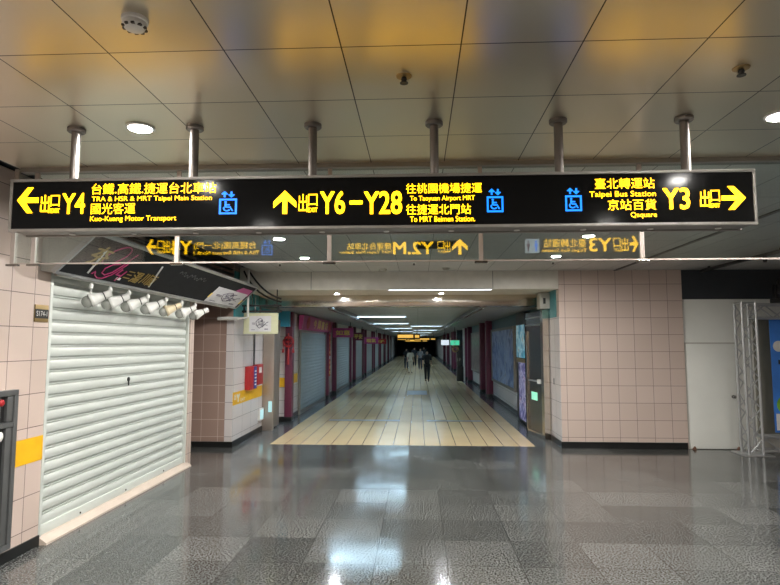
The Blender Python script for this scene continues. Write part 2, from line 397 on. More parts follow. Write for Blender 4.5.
# skirtings
struct(G().box(-3.79, -7, 0, -3.755, 5.66, 0.10).build('baseboard_left', 'black_base', smooth=False))
struct(G().box(-5.4, 10.935, 0, -3.56, 10.965, 0.11).build('baseboard_alcove', 'black_base', smooth=False))
struct(G().box(-3.6, 10.94, 0, -3.555, 13.05, 0.11).build('baseboard_left_return', 'black_base', smooth=False))
struct(G().box(-3.6, 14.575, 0, -3.31, 14.605, 0.12).build('baseboard_left_setback', 'black_base', smooth=False))
struct(G().box(-3.37, 14.75, 0, -3.335, 92, 0.12).build('baseboard_left_corridor', 'black_base', smooth=False))
struct(G().box(2.715, 11.175, 0, 5.06, 11.21, 0.12).build('baseboard_right_front', 'black_base', smooth=False))
struct(G().box(2.715, 11.19, 0, 2.75, 12.5, 0.12).build('baseboard_right_return', 'black_base', smooth=False))
struct(G().box(2.715, 12.5, 0, 2.75, 92, 0.12).build('baseboard_right_corridor', 'black_base', smooth=False))
# header over the corridor mouth
g = G().box(-3.57, 11.2, 3.04, 2.74, 11.42, 3.5, 0.012)
struct(g.build('trim_4', 'fascia'))
g = G()
for x in (-2.12, 1.47): g.box(x - 0.004, 11.196, 3.05, x + 0.004, 11.21, 3.4)
struct(g.build('trim_5', 'black', smooth=False))
struct(G().box(-3.57, 11.42, 3.05, 2.74, 12.75, 3.15).build('ceiling_soffit', 'soffit', smooth=False))
struct(G().box(-3.57, 12.6, 2.795, 2.70, 12.95, 3.049, 0.01).build('trim_6', 'steel'))
# corridor ceiling
struct(G().box(-2.0, 12.7, 2.90, 1.43, 92, 3.0).build('ceiling_corridor', 'corr_ceil', smooth=False))
struct(G().box(-3.6, 12.9, 2.79, -2.0, 92, 3.0).build('ceiling_corridor_left', 'corr_soffit', smooth=False))
struct(G().box(1.43, 12.9, 2.79, 2.74, 92, 3.0).build('ceiling_corridor_right', 'corr_soffit', smooth=False))
g = G().box(-2.06, 12.95, 2.76, -1.98, 92, 2.80).box(1.41, 12.95, 2.76, 1.49, 92, 2.80)
struct(g.build('trim_7', 'steel_dark', smooth=False))
# ceiling gap and track on the right
struct(G().box(3.80, 4.43, CZ - 0.012, 3.86, 11.2, CZ + 0.01).build('trim_8', 'black', smooth=False))

# ================================================================== HANGING DIRECTION SIGN
sx0, sx1, sy0, sy1, sz0, sz1 = -2.565, 2.0, 3.40, 3.60, 2.69, 3.026
ds = thing('direction_sign', ((sx0 + sx1) / 2, 3.53, sz0), 'long black hanging direction sign with lit yellow exit lettering and six ceiling poles', 'sign')
fw = 0.018
g = G().box(sx0 + 0.01, sy0 + 0.012, sz0 + 0.008, sx1 - 0.01, sy1 - 0.012, sz1 - 0.008)
g.build('housing', 'alu', ds, smooth=False)
for y0, y1 in ((sy0, sy0 + 0.03), (sy1 - 0.03, sy1)):
    g = G()
    g.box(sx0, y0, sz1 - fw, sx1, y1, sz1, 0.003).box(sx0, y0, sz0, sx1, y1, sz0 + fw, 0.003)
    g.box(sx0, y0, sz0 + fw, sx0 + fw, y1, sz1 - fw, 0.003).box(sx1 - fw, y0, sz0 + fw, sx1, y1, sz1 - fw, 0.003)
    g.build('face_frame', 'alu', ds)
PF, PB = sy0 + 0.006, sy1 - 0.006
G().box(sx0 + fw, PF, sz0 + fw, sx1 - fw, PF + 0.006, sz1 - fw).build('face_panel', 'black_panel', ds, smooth=False)
G().box(sx0 + fw, PB - 0.006, sz0 + fw, sx1 - fw, PB, sz1 - fw).build('face_panel', 'black_panel', ds, smooth=False)

ARROW = [(1, .5), (.52, 1), (.26, 1), (.60, .60), (0, .60), (0, .40), (.60, .40), (.26, 0), (.52, 0)]
def arrow(f, direction):
    g = G()
    out = []
    for a, b in ARROW:
        u, v = {'R': (a, b), 'L': (1 - a, b), 'U': (1 - b, a)}[direction]
        out.append((u, v))
    p = [f(u, v, 0.0) for u, v in out]; q = f(out[0][0], out[0][1], 1.0) - p[0]
    g.prism(p, q); return g
def elevator(f):
    """wheelchair user inside a square, two arrows on top"""
    g = G(); q = f(0, 0, 1.0) - f(0, 0, 0.0)
    def poly(pts): g.prism([f(u, v, 0.0) for u, v in pts], q)
    def rectp(a, b, c, d): poly([(a, b), (c, b), (c, d), (a, d)])
    rectp(0, 0, 1, .07); rectp(0, .60, 1, .67); rectp(0, .07, .10, .60); rectp(.90, .07, 1, .60)
    poly([(.36 + .07 * math.cos(k * math.pi / 4), .53 + .045 * math.sin(k * math.pi / 4)) for k in range(8)])
    rectp(.31, .30, .41, .47); rectp(.41, .38, .60, .43); rectp(.41, .28, .66, .33)
    poly([(.60, .28), (.68, .28), (.80, .14), (.72, .13)])
    arc = [(.44 + .22 * math.cos(a), .25 + .13 * math.sin(a)) for a in [math.radians(x) for x in range(150, 340, 20)]]
    arc2 = [(.44 + .14 * math.cos(a), .25 + .08 * math.sin(a)) for a in [math.radians(x) for x in range(150, 340, 20)]]
    for i in range(len(arc) - 1): poly([arc[i], arc[i + 1], arc2[i + 1], arc2[i]])
    for x, up in ((.30, 1), (.68, -1)):
        y0, y1 = (.72, 1.0) if up > 0 else (1.0, .72)
        rectp(x - .05, .74, x + .05, .98)
        s = .12 * up
        poly([(x, y1), (x - .19, y1 - s), (x - .10, y1 - s - .03 * up), (x, y1 - .07 * up), (x + .10, y1 - s - .03 * up), (x + .19, y1 - s)])
    return g
def toilet(f):
    g = G(); q = f(0, 0, 1.0) - f(0, 0, 0.0)
    return g, q

YL, YB = 'sign_yellow', 'sign_blue'
front = lambda a: rect_front(a[0], a[1], a[2], a[3], PF)
back = lambda a: rect_back(a[0], a[1], a[2], a[3], PB)
def letters(body, bold, r, f, m=YL):
    g = G(); text(g, body, bold, f(r), 0.01)
    return g.build('lettering', m, ds, smooth=False)
B1, B2, B3 = 0.0, 0.003, 0.018
for body, b, r in [
    ('Y4', B3, (-2.221, -2.073, 2.799, 2.933)), ('台鐵.高鐵.捷運台北車站', B1, (-2.035, -1.244, 2.921, 2.991)),
    ('TRA & HSR & MRT Taipei Main Station', B1, (-2.032, -1.269, 2.869, 2.908)), ('國光客運', B1, (-2.035, -1.752, 2.796, 2.866)),
    ('Kuo-Kuang Motor Transport', B1, (-2.037, -1.49, 2.742, 2.784)),
    ('出', B2, (-2.36, -2.302, 2.807, 2.922)), ('口', B1, (-2.297, -2.238, 2.848, 2.921)), ('EXIT', B2, (-2.293, -2.235, 2.807, 2.835)),
    ('出', B2, (-0.728, -0.672, 2.795, 2.907)), ('口', B1, (-0.669, -0.611, 2.832, 2.907)), ('EXIT', B2, (-0.668, -0.61, 2.794, 2.821)),
    ('Y6', B3, (-0.595, -0.441, 2.779, 2.924)), ('-', 0.02, (-0.413, -0.334, 2.838, 2.863)), ('Y28', B3, (-0.325, -0.093, 2.775, 2.92)),
    ('往桃園機場捷運', B1, (-0.069, 0.39, 2.902, 2.964)), ('To Taoyuan Airport MRT', B1, (-0.045, 0.347, 2.848, 2.887)),
    ('往捷運北門站', B1, (-0.069, 0.323, 2.771, 2.835)), ('To MRT Beimen Station.', B1, (-0.045, 0.346, 2.727, 2.761)),
    ('臺北轉運站', B1, (1.063, 1.413, 2.915, 2.98)), ('Taipei Bus Station', B1, (1.029, 1.418, 2.857, 2.901)),
    ('京站百貨', B1, (1.135, 1.418, 2.785, 2.851)), ('Qsquare', B1, (1.267, 1.419, 2.733, 2.772)),
    ('Y3', B3, (1.457, 1.614, 2.785, 2.917)), ('出', B2, (1.672, 1.729, 2.796, 2.9)), ('口', B1, (1.735, 1.788, 2.83, 2.9)), ('EXIT', B2, (1.732, 1.785, 2.795, 2.819))]:
    letters(body, b, r, front)
arrow(front((-2.514, -2.378, 2.809, 2.972)), 'L').build('arrow', YL, ds, smooth=False)
arrow(front((-0.883, -0.743, 2.786, 2.931)), 'U').build('arrow', YL, ds, smooth=False)
arrow(front((1.799, 1.937, 2.781, 2.922)), 'R').build('arrow', YL, ds, smooth=False)
for r in ((-1.223, -1.112, 2.788, 2.932), (0.419, 0.517, 2.782, 2.926), (0.886, 0.983, 2.783, 2.925)):
    elevator(front(r)).build('elevator_pictogram', YB, ds, smooth=False, label='lit blue lift pictogram')
# the far face (seen mirrored in the glass)
for body, b, r in [
    ('出', B2, (-2.36, -2.303, 2.826, 2.946)), ('口', B1, (-2.425, -2.365, 2.866, 2.946)), ('EXIT', B2, (-2.425, -2.365, 2.826, 2.85)),
    ('Y4', B3, (-2.294, -2.097, 2.815, 2.945)), ('台鐵高鐵(北一門)', B1, (-2.079, -1.495, 2.853, 2.932)),
    ('TRA & HSR Entrance North 1', B2, (-2.077, -1.462, 2.812, 2.845)),
    ('捷運台北車站', B1, (-0.645, -0.239, 2.847, 2.911)), ('MRT Taipei Main Station', B2, (-0.713, -0.239, 2.802, 2.836)),
    ('Y2.M', B3, (-0.225, 0.147, 2.799, 2.917)), ('出', B2, (0.243, 0.298, 2.81, 2.919)), ('口', B1, (0.182, 0.238, 2.845, 2.919)), ('EXIT', B2, (0.182, 0.238, 2.81, 2.832)),
    ('臺北轉運站', B1, (1.138, 1.514, 2.854, 2.931)), ('Taipei Bus Station', B2, (1.119, 1.52, 2.803, 2.842)),
    ('Y3', B3, (1.539, 1.739, 2.812, 2.937)), ('出', B2, (1.824, 1.886, 2.811, 2.936)), ('口', B1, (1.756, 1.818, 2.85, 2.936)), ('EXIT', B2, (1.756, 1.818, 2.811, 2.838))]:
    letters(body, b, r, back)
arrow(back((-2.53, -2.44, 2.82, 2.96)), 'R').build('arrow', YL, ds, smooth=False)
arrow(back((0.314, 0.454, 2.795, 2.94)), 'U').build('arrow', YL, ds, smooth=False)
arrow(back((1.90, 1.975, 2.81, 2.952)), 'L').build('arrow', YL, ds, smooth=False)
elevator(back((-1.44, -1.339, 2.803, 2.947))).build('elevator_pictogram', YB, ds, smooth=False, label='lit blue lift pictogram')
tb = (0.971, 1.098, 2.806, 2.934)
G().box(tb[0], PB, tb[2], tb[1], PB + 0.003, tb[3]).build('toilet_pictogram', 'sign_white', ds, smooth=False, label='lit white toilet pictogram')
def person_icon(f):
    g = G(); q = f(0, 0, 1.0) - f(0, 0, 0.0)
    poly = lambda pts: g.prism([f(u, v, 0.0) for u, v in pts], q)
    poly([(.5 + .2 * math.cos(k * math.pi / 4), .88 + .1 * math.sin(k * math.pi / 4)) for k in range(8)])
    poly([(.15, .72), (.85, .72), (.85, .40), (.68, .40), (.68, 0), (.32, 0), (.32, .40), (.15, .40)])
    return g
person_icon(rect_back(1.05, 1.088, 2.82, 2.92, PB + 0.003)).build('toilet_figure', YB, ds, smooth=False)
person_icon(rect_back(0.98, 1.018, 2.82, 2.92, PB + 0.003)).build('toilet_figure', 'pinkline', ds, smooth=False)
for x in (-2.236, -1.444, -0.670, 0.108, 0.888, 1.663):
    p = G().lathe([(0.028, 0), (0.028, CZ - sz1)], (x, 3.535, sz1 - 0.002), n=20).build('pole', 'pole', ds)
    G().lathe([(0.05, 0), (0.056, 0.006), (0.056, 0.026), (0.0, 0.026)], (x, 3.535, CZ - 0.027), n=24).build('pole_flange', 'pole', p)
    G().tube([(x - 0.02, 3.535, sz1 + 0.022), (x + 0.05, 3.535, sz1 + 0.022)], 0.006, 8).build('pole_bolt', 'steel', p)
for k in range(11):
    x = -2.22 + k * 0.405
    G().lathe([(0.018, 0), (0.018, 0.004), (0.0, 0.006)], (x, 3.52, sz0 + 0.004), (0, 0, -1), 14).build('bolt_head', 'white', ds)

# ================================================================== GLASS SMOKE BARRIER
sb = thing('smoke_barrier', (1.0, 4.375, 2.62), 'clear greenish glass smoke barrier hanging from ceiling behind the direction sign', 'glass barrier')
gx = [-3.24, -3.07, -1.90, -0.688, 0.487, 1.702, 2.90, 4.10, 5.30]
gz = 2.63
for a, b in zip(gx, gx[1:]):
    G().box(a + 0.004, 4.37, gz, b - 0.004, 4.38, CZ).build('glass_pane', 'glass', sb, smooth=False)
for x in gx:
    G().box(x - 0.016, 4.362, gz - 0.01, x + 0.016, 4.388, CZ).build('mullion', 'mullion', sb, smooth=False)
    G().box(x - 0.05, 4.36, gz - 0.022, x + 0.05, 4.39, gz - 0.005, 0.003).build('clamp', 'steel_dark', sb, smooth=False)
G().box(gx[0], 4.366, gz - 0.008, gx[-1], 4.384, gz + 0.003).build('bottom_rail', 'mullion', sb, smooth=False)
# return pane at the left end, running back towards the wall
# ================================================================== CEILING FITTINGS
def downlight(x, y, z, label, r=0.07, lens='lens'):
    t = thing('downlight', (x, y, z), label, 'light', 'round downlights in the hall ceiling' if lens == 'lens' else 'small downlights over the corridor mouth')
    G().lathe([(r, 0), (r + 0.018, -0.002), (r + 0.022, -0.010), (r + 0.002, -0.016), (r, -0.012)], (x, y, z), n=32, ring=True).build('trim_ring', 'white', t)
    G().lathe([(0.0, -0.011), (r * 0.98, -0.011), (r * 0.98, -0.004), (0, -0.004)], (x, y, z), n=32).build('lens', lens, t)
    return t
D0 = None
rows = {-3.8: 'unseen', -1.9: 'unseen', 0.0: 'u', 1.9: 'u', 3.52: 'near', 5.5: 'mid', 7.5: 'far', 9.25: 'farthest'}
lab = {(0, 3.52): 'round lit downlight left of the second sign pole', (1, 3.52): 'round lit downlight at the far right ceiling edge',
       (0, 7.5): 'lit downlight seen through glass just above left bottom rail, nearer of the left pair',
       (1, 7.5): 'lit downlight just under the sign bottom on the right, nearer of the right pair',
       (0, 9.25): 'lit downlight beyond the glass on the left, farther of the left pair',
       (1, 9.25): 'lit downlight beyond the glass on the right, farther of the right pair',
       (0, 1.9): 'lit downlight in the left row just ahead of the camera, above the frame', (1, 1.9): 'lit downlight in the right row just ahead of the camera, above the frame',
       (0, 5.5): 'lit downlight in the left row hidden behind the direction sign', (1, 5.5): 'lit downlight in the right row hidden behind the direction sign'}
for y in rows:
    for i, x in enumerate((-1.86, 2.24)):
        downlight(x + (0.06 if y == 3.52 and i == 0 else 0), y, CZ, lab.get((i, y), 'lit downlight in the %s row, %s' % (('left', 'right')[i], {-3.8: 'farthest behind the viewer', -1.9: 'second behind the viewer', 0.0: 'straight above the viewer'}.get(y, ''))))
for y in (0.6, 4.0): downlight(5.6, y, CZ, 'added unseen downlight lighting the stage area at the right, %s' % {0.6: 'nearest the camera', 4.0: 'closest to the truss'}[y])  # added lamps out of view, put in to light the truss area
for x, l in ((-1.74, 'small lit downlight in the soffit on the left of the corridor mouth'), (0.494, 'small lit downlight in the soffit near the middle of the corridor mouth')):
    downlight(x, 12.1, 3.05, l, 0.05, 'lens_small')
t = thing('linear_lamp', (0.43, 11.2, 3.03), 'thin lit white linear lamp along the bottom of the beige header', 'light')
G().box(-0.588, 11.19, 3.035, 1.452, 11.25, 3.052, 0.003).build('channel', 'alu', t)
G().box(-0.575, 11.187, 3.024, 1.44, 11.245, 3.036, 0.003).build('diffuser', 'led_line', t)

t = thing('smoke_detector', (-1.222, 2.306, CZ), 'white round smoke detector on the glossy ceiling at upper left', 'detector', None)
G().lathe([(0, -0.0), (0.056, 0), (0.056, -0.014), (0.050, -0.018), (0.0, -0.018)], (-1.222, 2.306, CZ), n=28).build('base', 'white', t)
G().lathe([(0, -0.018), (0.050, -0.018), (0.050, -0.034), (0.040, -0.046), (0.024, -0.05), (0, -0.05)], (-1.222, 2.306, CZ), n=28).build('body', 'white', t)
g = G()
for k in range(10):
    a = k * math.pi / 5; c = V((-1.222 + 0.044 * math.cos(a), 2.306 + 0.044 * math.sin(a), CZ - 0.040))
    g.box(c.x - 0.007, c.y - 0.007, c.z - 0.005, c.x + 0.007, c.y + 0.007, c.z + 0.003)
g.build('vent_slot', 'black', t, smooth=False)
def sprinkler(x, y, label, brass=True):
    t = thing('sprinkler', (x, y, CZ), label, 'sprinkler')
    G().lathe([(0, 0), (0.042, 0), (0.040, -0.005), (0.020, -0.008), (0, -0.008)], (x, y, CZ), n=24).build('escutcheon', 'brass' if brass else 'white', t)
    G().lathe([(0.012, -0.006), (0.016, -0.02), (0.010, -0.034), (0.022, -0.037), (0.022, -0.041), (0, -0.041)], (x, y, CZ), n=16).build('head', 'black', t)
sprinkler(-0.068, 2.895, 'small brass sprinkler head in the middle of the near ceiling')
sprinkler(1.658, 2.891, 'small brass sprinkler head on the near ceiling at upper right')
sprinkler(-0.065, 10.0, 'small dark sprinkler beyond the glass near the header centre', False)
sprinkler(2.36, 9.99, 'small dark sprinkler beyond the glass at the right of the header', False)
sprinkler(-2.462, 10.01, 'small dark sprinkler beyond the glass at the left of the header', False)
for x, y, l in ((-0.662, 10.8, 'white dome detector on far ceiling left of the header centre'), (0.534, 10.71, 'white dome detector on far ceiling right of the header centre')):
    o = G().lathe([(0, 0), (0.07, 0), (0.07, -0.02), (0.045, -0.045), (0, -0.05)], (x, y, CZ), n=24).build('dome_detector', 'casing')
    centre(o); tag(o, l, 'detector')
t = thing('ceiling_vent', (0.25, 8.1, CZ), 'dark rectangular vent grille in the far ceiling behind the glass', 'vent')
g = G(); g.box(-0.03, 7.80, CZ - 0.012, 0.53, 7.83, CZ).box(-0.03, 8.42, CZ - 0.012, 0.53, 8.45, CZ).box(-0.03, 7.83, CZ - 0.012, 0.0, 8.42, CZ).box(0.5, 7.83, CZ - 0.012, 0.53, 8.42, CZ)
g.build('frame', 'cab', t, smooth=False)
g = G().box(0, 7.83, CZ - 0.003, 0.5, 8.42, CZ)
for k in range(8): g.box(0, 7.86 + k * 0.07, CZ - 0.010, 0.5, 7.875 + k * 0.07, CZ - 0.003)
g.build('grille', 'black', t, smooth=False)
t = thing('lighting_track', (5.36, 9.2, CZ - 0.06), 'black lighting track with clamps on the ceiling at the right', 'track')
G().box(5.33, 6.0, CZ - 0.075, 5.39, 11.0, CZ - 0.03).build('rail', 'black', t, smooth=False)
for y in (6.5, 8.6, 10.7): G().box(5.345, y - 0.02, CZ - 0.035, 5.375, y + 0.02, CZ).build('hanger', 'black', t, smooth=False)
for y in (9.0, 7.4): G().lathe([(0.03, 0), (0.035, 0.06), (0.02, 0.1), (0, 0.1)], (5.36, y, CZ - 0.07), (0, 0, -1), 12).build('clamp', 'black', t)

# ================================================================== LEFT WALL
# fire hose cabinet
t = thing('hydrant_cabinet', (-3.77, 4.85, 0.12), 'grey steel fire hydrant cabinet in the left wall at the picture edge', 'cabinet')
cy0, cy1, cz0, cz1, cx = 4.3, 5.20, 0.13, 1.565, -3.715
g = G(); g.box(-3.772, cy0, cz1 - 0.05, cx, cy1, cz1, 0.004).box(-3.772, cy0, cz0, cx, cy1, cz0 + 0.05, 0.004).box(-3.772, cy0, cz0 + 0.05, cx, cy0 + 0.05, cz1 - 0.05, 0.004).box(-3.772, cy1 - 0.05, cz0 + 0.05, cx, cy1, cz1 - 0.05, 0.004)
g.box(-3.772, cy0 + 0.05, 1.23, cx - 0.004, cy1 - 0.05, 1.275, 0.003)
g.build('frame', 'cab', t)
for z0, z1, n in ((1.28, cz1 - 0.055, 'upper_door'), (cz0 + 0.055, 1.225, 'lower_door')):
    d = G().box(-3.771, cy0 + 0.06, z0, cx - 0.018, cy1 - 0.20, z1, 0.004).build(n, 'cab', t)
    G().box(-3.771, cy1 - 0.195, z0, cx - 0.040, cy1 - 0.13, z1).build('hinge_gap', 'black', t, smooth=False)
    G().box(-3.771, cy1 - 0.128, z0, cx - 0.014, cy1 - 0.055, z1, 0.003).build('side_strip', 'cab', t)
    if n == 'lower_door': G().box(cx - 0.019, cy0 + 0.12, z0 + 0.08, cx - 0.015, cy1 - 0.26, z1 - 0.08).build('door_pane', 'cab_glass', d, smooth=False)
G().lathe([(0.03, 0), (0.03, 0.02), (0.02, 0.03), (0, 0.032)], (cx - 0.018, 4.985, 1.46), (1, 0, 0), 20).build('alarm_button', 'red', t, label='red alarm button')
G().lathe([(0.045, 0), (0.045, 0.012), (0.03, 0.02), (0, 0.02)], (cx - 0.018, 4.99, 1.16), (1, 0, 0), 20).build('phone_jack', 'white', t, label='white round jack cover')
# shop number plate
t = thing('number_plate', (-3.77, 5.52, 2.21), 'small brass and black shop number plate left of the shutter', 'plate')
G().box(-3.77, 5.425, 2.205, -3.758, 5.625, 2.375, 0.002).build('plate', 'brass', t)
G().box(-3.76, 5.425, 2.24, -3.756, 5.625, 2.33).build('black_field', 'black', t, smooth=False)
g = G(); text(g, 'S174-1', 0.0, rect_right(5.44, 5.60, 2.262, 2.312, -3.756, 0.002), 0.01); g.build('lettering', 'whiteline', t, smooth=False)
o = centre(G().box(-3.771, 5.215, 0.835, -3.766, 5.655, 1.075).build('yellow_stripe', 'yellow_band', smooth=False))
tag(o, 'yellow wall stripe between hydrant cabinet and white shutter', 'wall stripe')
# roller shutter
t = thing('roller_shutter', (-3.8, 7.45, 0.06), 'large closed pale grey roller shutter with a keyhole on the left wall', 'shutter')
prof = [(0.0, 0.0), (0.014, 0.003), (0.022, 0.02), (0.026, 0.05), (0.024, 0.080), (0.016, 0.096), (-0.012, 0.098), (-0.014, 0.106), (0.010, 0.107), (0.010, 0.119), (-0.016, 0.121), (-0.014, 0.128), (0.0, 0.130)]
g = G(); zz = 0.16; loops = []
while zz < 2.72:
    for dx, dz in prof[:-1]: loops.append((-3.83 + dx, zz + dz))
    zz += 0.130
a = [g.bm.verts.new((x, 5.68, z)) for x, z in loops]; b = [g.bm.verts.new((x, 9.22, z)) for x, z in loops]
for i in range(len(a) - 1): g.bm.faces.new((a[i], a[i + 1], b[i + 1], b[i]))
a2 = [g.bm.verts.new((-3.86, 5.68, z)) for z in (loops[-1][1], loops[0][1])]; b2 = [g.bm.verts.new((-3.86, 9.22, z)) for z in (loops[-1][1], loops[0][1])]
g.bm.faces.new((a[-1], a2[0], b2[0], b[-1])); g.bm.faces.new((a2[0], a2[1], b2[1], b2[0])); g.bm.faces.new((a2[1], a[0], b[0], b2[1]))
g.build('curtain', 'shutter', t)
G().box(-3.85, 5.68, 0.07, -3.79, 9.22, 0.165, 0.006).build('bottom_bar', 'shutter', t)
for y0, y1 in ((5.655, 5.70), (9.20, 9.245)): G().box(-3.86, y0, 0.07, -3.765, y1, 2.72, 0.004).build('guide_rail', 'shutter', t)
for y in (6.4, 7.4, 8.5): G().lathe([(0.012, 0), (0.012, 0.006), (0, 0.008)], (-3.79, y, 0.10), (1, 0, 0), 10).build('bolt', 'steel_dark', t)
g = G().lathe([(0.028, 0), (0.028, 0.012), (0.012, 0.016), (0, 0.016)], (-3.803, 7.38, 1.52), (1, 0, 0), 16); g.box(-3.80, 7.37, 1.44, -3.79, 7.39, 1.52)
g.build('keyhole', 'black', t)
struct(centre(G().prism([(-3.9, 5.66, 0), (-3.68, 5.66, 0), (-3.68, 5.66, 0.02), (-3.755, 5.66, 0.07), (-3.9, 5.66, 0.07)], (0, 3.62, 0)).build('trim_9', 'sill', smooth=False)))

# slanted shop board with its casing
BLp, BRp = V((-3.6, 5.49, 2.712)), V((-3.46, 11.05, 2.66))
e1 = (BRp - BLp).normalized(); nb = V((0.67816, -0.02395, -0.73453)); e2 = nb.cross(e1).normalized(); nb = e1.cross(e2).normalized()
if nb.z > 0: nb = -nb
def BD(s, u, d=0.0): return BLp + e1 * s + e2 * u + nb * d
BLEN, BW_ = 5.22, 0.54
t = thing('shop_sign', (-3.6, 8.2, 2.66), 'tilted black shop sign board with pink script and gold lettering above shutter', 'sign')
g = G(); p = [BD(0, 0), BD(BLEN, 0), BD(BLEN, BW_), BD(0, BW_)]; g.prism(p, -nb * 0.03); g.build('board', 'board', t, smooth=False)
g = G()
for s0, u0, s1, u1 in ((0, -0.03, BLEN, 0.0), (0, BW_, BLEN, BW_ + 0.03), (-0.03, -0.03, 0, BW_ + 0.03), (BLEN, -0.03, BLEN + 0.03, BW_ + 0.03)):
    g.prism([BD(s0, u0, 0.012), BD(s1, u0, 0.012), BD(s1, u1, 0.012), BD(s0, u1, 0.012)], -nb * 0.05)
g.build('frame', 'alu_truss', t, smooth=False)
g = G(); q0, q1 = BD(0, 0.0, -0.032), BD(0, BW_, -0.032)
g.prism([(-3.768, q0.y, q0.z - 0.02), (q0.x, q0.y, q0.z - 0.02), (q1.x, q1.y - 0.0, q1.z), (q1.x, q1.y, q1.z + 0.02), (-3.768, q0.y, q1.z + 0.02)], e1 * 3.7)
g.build('casing', 'casing', t, smooth=False)
def bstroke(pts, r, m, name='script'):
    g = G(); g.tube([BD(s, u, 0.004) for s, u in pts], r, 6); return g.build(name, m, t)
f = lambda s0, s1, u0, u1: (lambda u, v, d: BD(s0 + u * (s1 - s0), u0 + v * (u1 - u0), 0.006 * d))
for body, a in (('夯', (0.20, 0.50, 0.17, 0.45)), ('三', (1.06, 1.20, 0.10, 0.22)), ('湯', (1.22, 1.42, 0.06, 0.24)), ('川', (1.45, 1.60, 0.07, 0.25)), ('面', (1.62, 1.76, 0.06, 0.24))):
    g = G(); text(g, body, 0.02, f(*a), 0.01); g.build('lettering', 'gold', t, smooth=False, label='gold lettering')
for pts in ([(0.43, 0.06), (0.35, 0.40)], [(1.77, 0.05), (1.61, 0.40)]):
    bstroke(pts, 0.011, 'whiteline', 'slash')
loop1 = [(0.60 + 0.16 * math.cos(a), 0.37 + 0.13 * math.sin(a) + 0.16 * math.cos(a) * 0.4) for a in [math.radians(x) for x in range(0, 361, 15)]]
bstroke(loop1, 0.007, 'pinkline')
bstroke([(0.92, 0.46), (0.88, 0.36), (0.85, 0.25), (0.80, 0.14), (0.72, 0.08), (0.64, 0.10), (0.62, 0.17), (0.68, 0.24), (0.80, 0.27)], 0.007, 'pinkline')
bstroke([(0.92, 0.30), (0.88, 0.20), (0.83, 0.10), (0.74, 0.03), (0.65, 0.02), (0.57, 0.05), (0.52, 0.10), (0.50, 0.06)], 0.007, 'pinkline')
bstroke([(0.93, 0.21), (0.90, 0.12), (1.0, 0.12)], 0.008, 'pinkline'); bstroke([(1.03, 0.20), (0.98, 0.03)], 0.008, 'pinkline')
G().prism([BD(0.98, 0.05, 0.004), BD(1.07, 0.05, 0.004), BD(1.06, 0.085, 0.004), BD(0.97, 0.085, 0.004)], -nb * 0.004).build('label_tab', 'white', t, smooth=False, label='small white tab')
G().prism([BD(4.45, 0.36, 0.003), BD(5.17, 0.30, 0.003), BD(5.17, 0.46, 0.003), BD(4.62, 0.46, 0.003)], -nb * 0.003).build('red_patch', 'magenta_sign', t, smooth=False, label='magenta corner patch')
wav = []
for k in range(46):
    s = 2.15 + k * 0.02; wav.append((s, 0.38 + 0.028 * math.sin(k * 1.15) + 0.02 * math.sin(k * 0.37)))
bstroke(wav, 0.004, 'dimscript', 'faint_script')
# lamp rail under the board
r1 = [BD(0.1, -0.06, -0.02), BD(4.9, -0.06, -0.02)]; r2 = [BD(0.1, -0.03, -0.08), BD(4.9, -0.03, -0.08)]
t2 = t
g = G(); g.tube(r1, 0.014, 8); g.build('lamp_rail', 'white', t2); g = G(); g.tube(r2, 0.012, 8); g.build('lamp_rail', 'white', t2)
for k in range(9):
    s = 0.3 + k * 0.55
    G().tube([BD(s, 0.0, -0.01), BD(s, -0.07, -0.01), BD(s, -0.035, -0.10)], 0.007, 6).build('rail_bracket', 'white', t2)
# seven spot lamps
order = ['first (nearest)', 'second', 'third', 'fourth', 'fifth', 'sixth', 'seventh (farthest)']
for i, y in enumerate((6.16, 6.54, 6.96, 7.44, 7.96, 8.48, 8.97)):
    s = (y - BLp.y) / e1.y; top = BD(s, -0.06, -0.02)
    cream = (i == 4); m = 'cream' if cream else 'white'
    tl = thing('spot_lamp', top, '%s spot lamp under the black shop sign, %s' % ('cream coloured' if cream else 'white', order[i] + ' of seven'), 'lamp', 'spot lamps under the shop sign')
    G().tube([top + V((0, 0, -0.016)), top + V((0, 0, -0.18))], 0.010, 10).build('stem', 'white', tl)
    G().lathe([(0.022, 0), (0.024, 0.01), (0.024, 0.04), (0.014, 0.05), (0, 0.05)], top + V((0, 0, -0.035)), (0, 0, -1), 14).build('socket', 'white', tl)
    ax = V((-0.72, -0.50, -0.42 + 0.05 * random.random())).normalized()
    piv = top + V((0.03, 0.02, -0.20)) - ax * 0.05
    k = 1.12
    G().lathe([(0, -0.12 * k), (0.036 * k, -0.12 * k), (0.038 * k, -0.11 * k), (0.038 * k, -0.05 * k), (0.045 * k, -0.02 * k), (0.064 * k, 0.055 * k), (0.069 * k, 0.06 * k), (0.070 * k, 0.085 * k), (0.066 * k, 0.085 * k), (0.05 * k, 0.05 * k), (0, 0.03 * k)], piv, ax, 24).build('lamp_shade', m, tl)
    G().lathe([(0.0385 * k, -0.055 * k), (0.0405 * k, -0.055 * k), (0.0405 * k, -0.045 * k), (0.0385 * k, -0.045 * k)], piv, ax, 24, ring=True).build('collar_ring', 'black', tl)
    G().lathe([(0.03 * k, 0.05 * k), (0.054 * k, 0.085 * k), (0.060 * k, 0.105 * k), (0.055 * k, 0.13 * k), (0.040 * k, 0.150 * k), (0.020 * k, 0.161 * k), (0, 0.164 * k)], piv, ax, 24).build('bulb', 'bulb', tl)
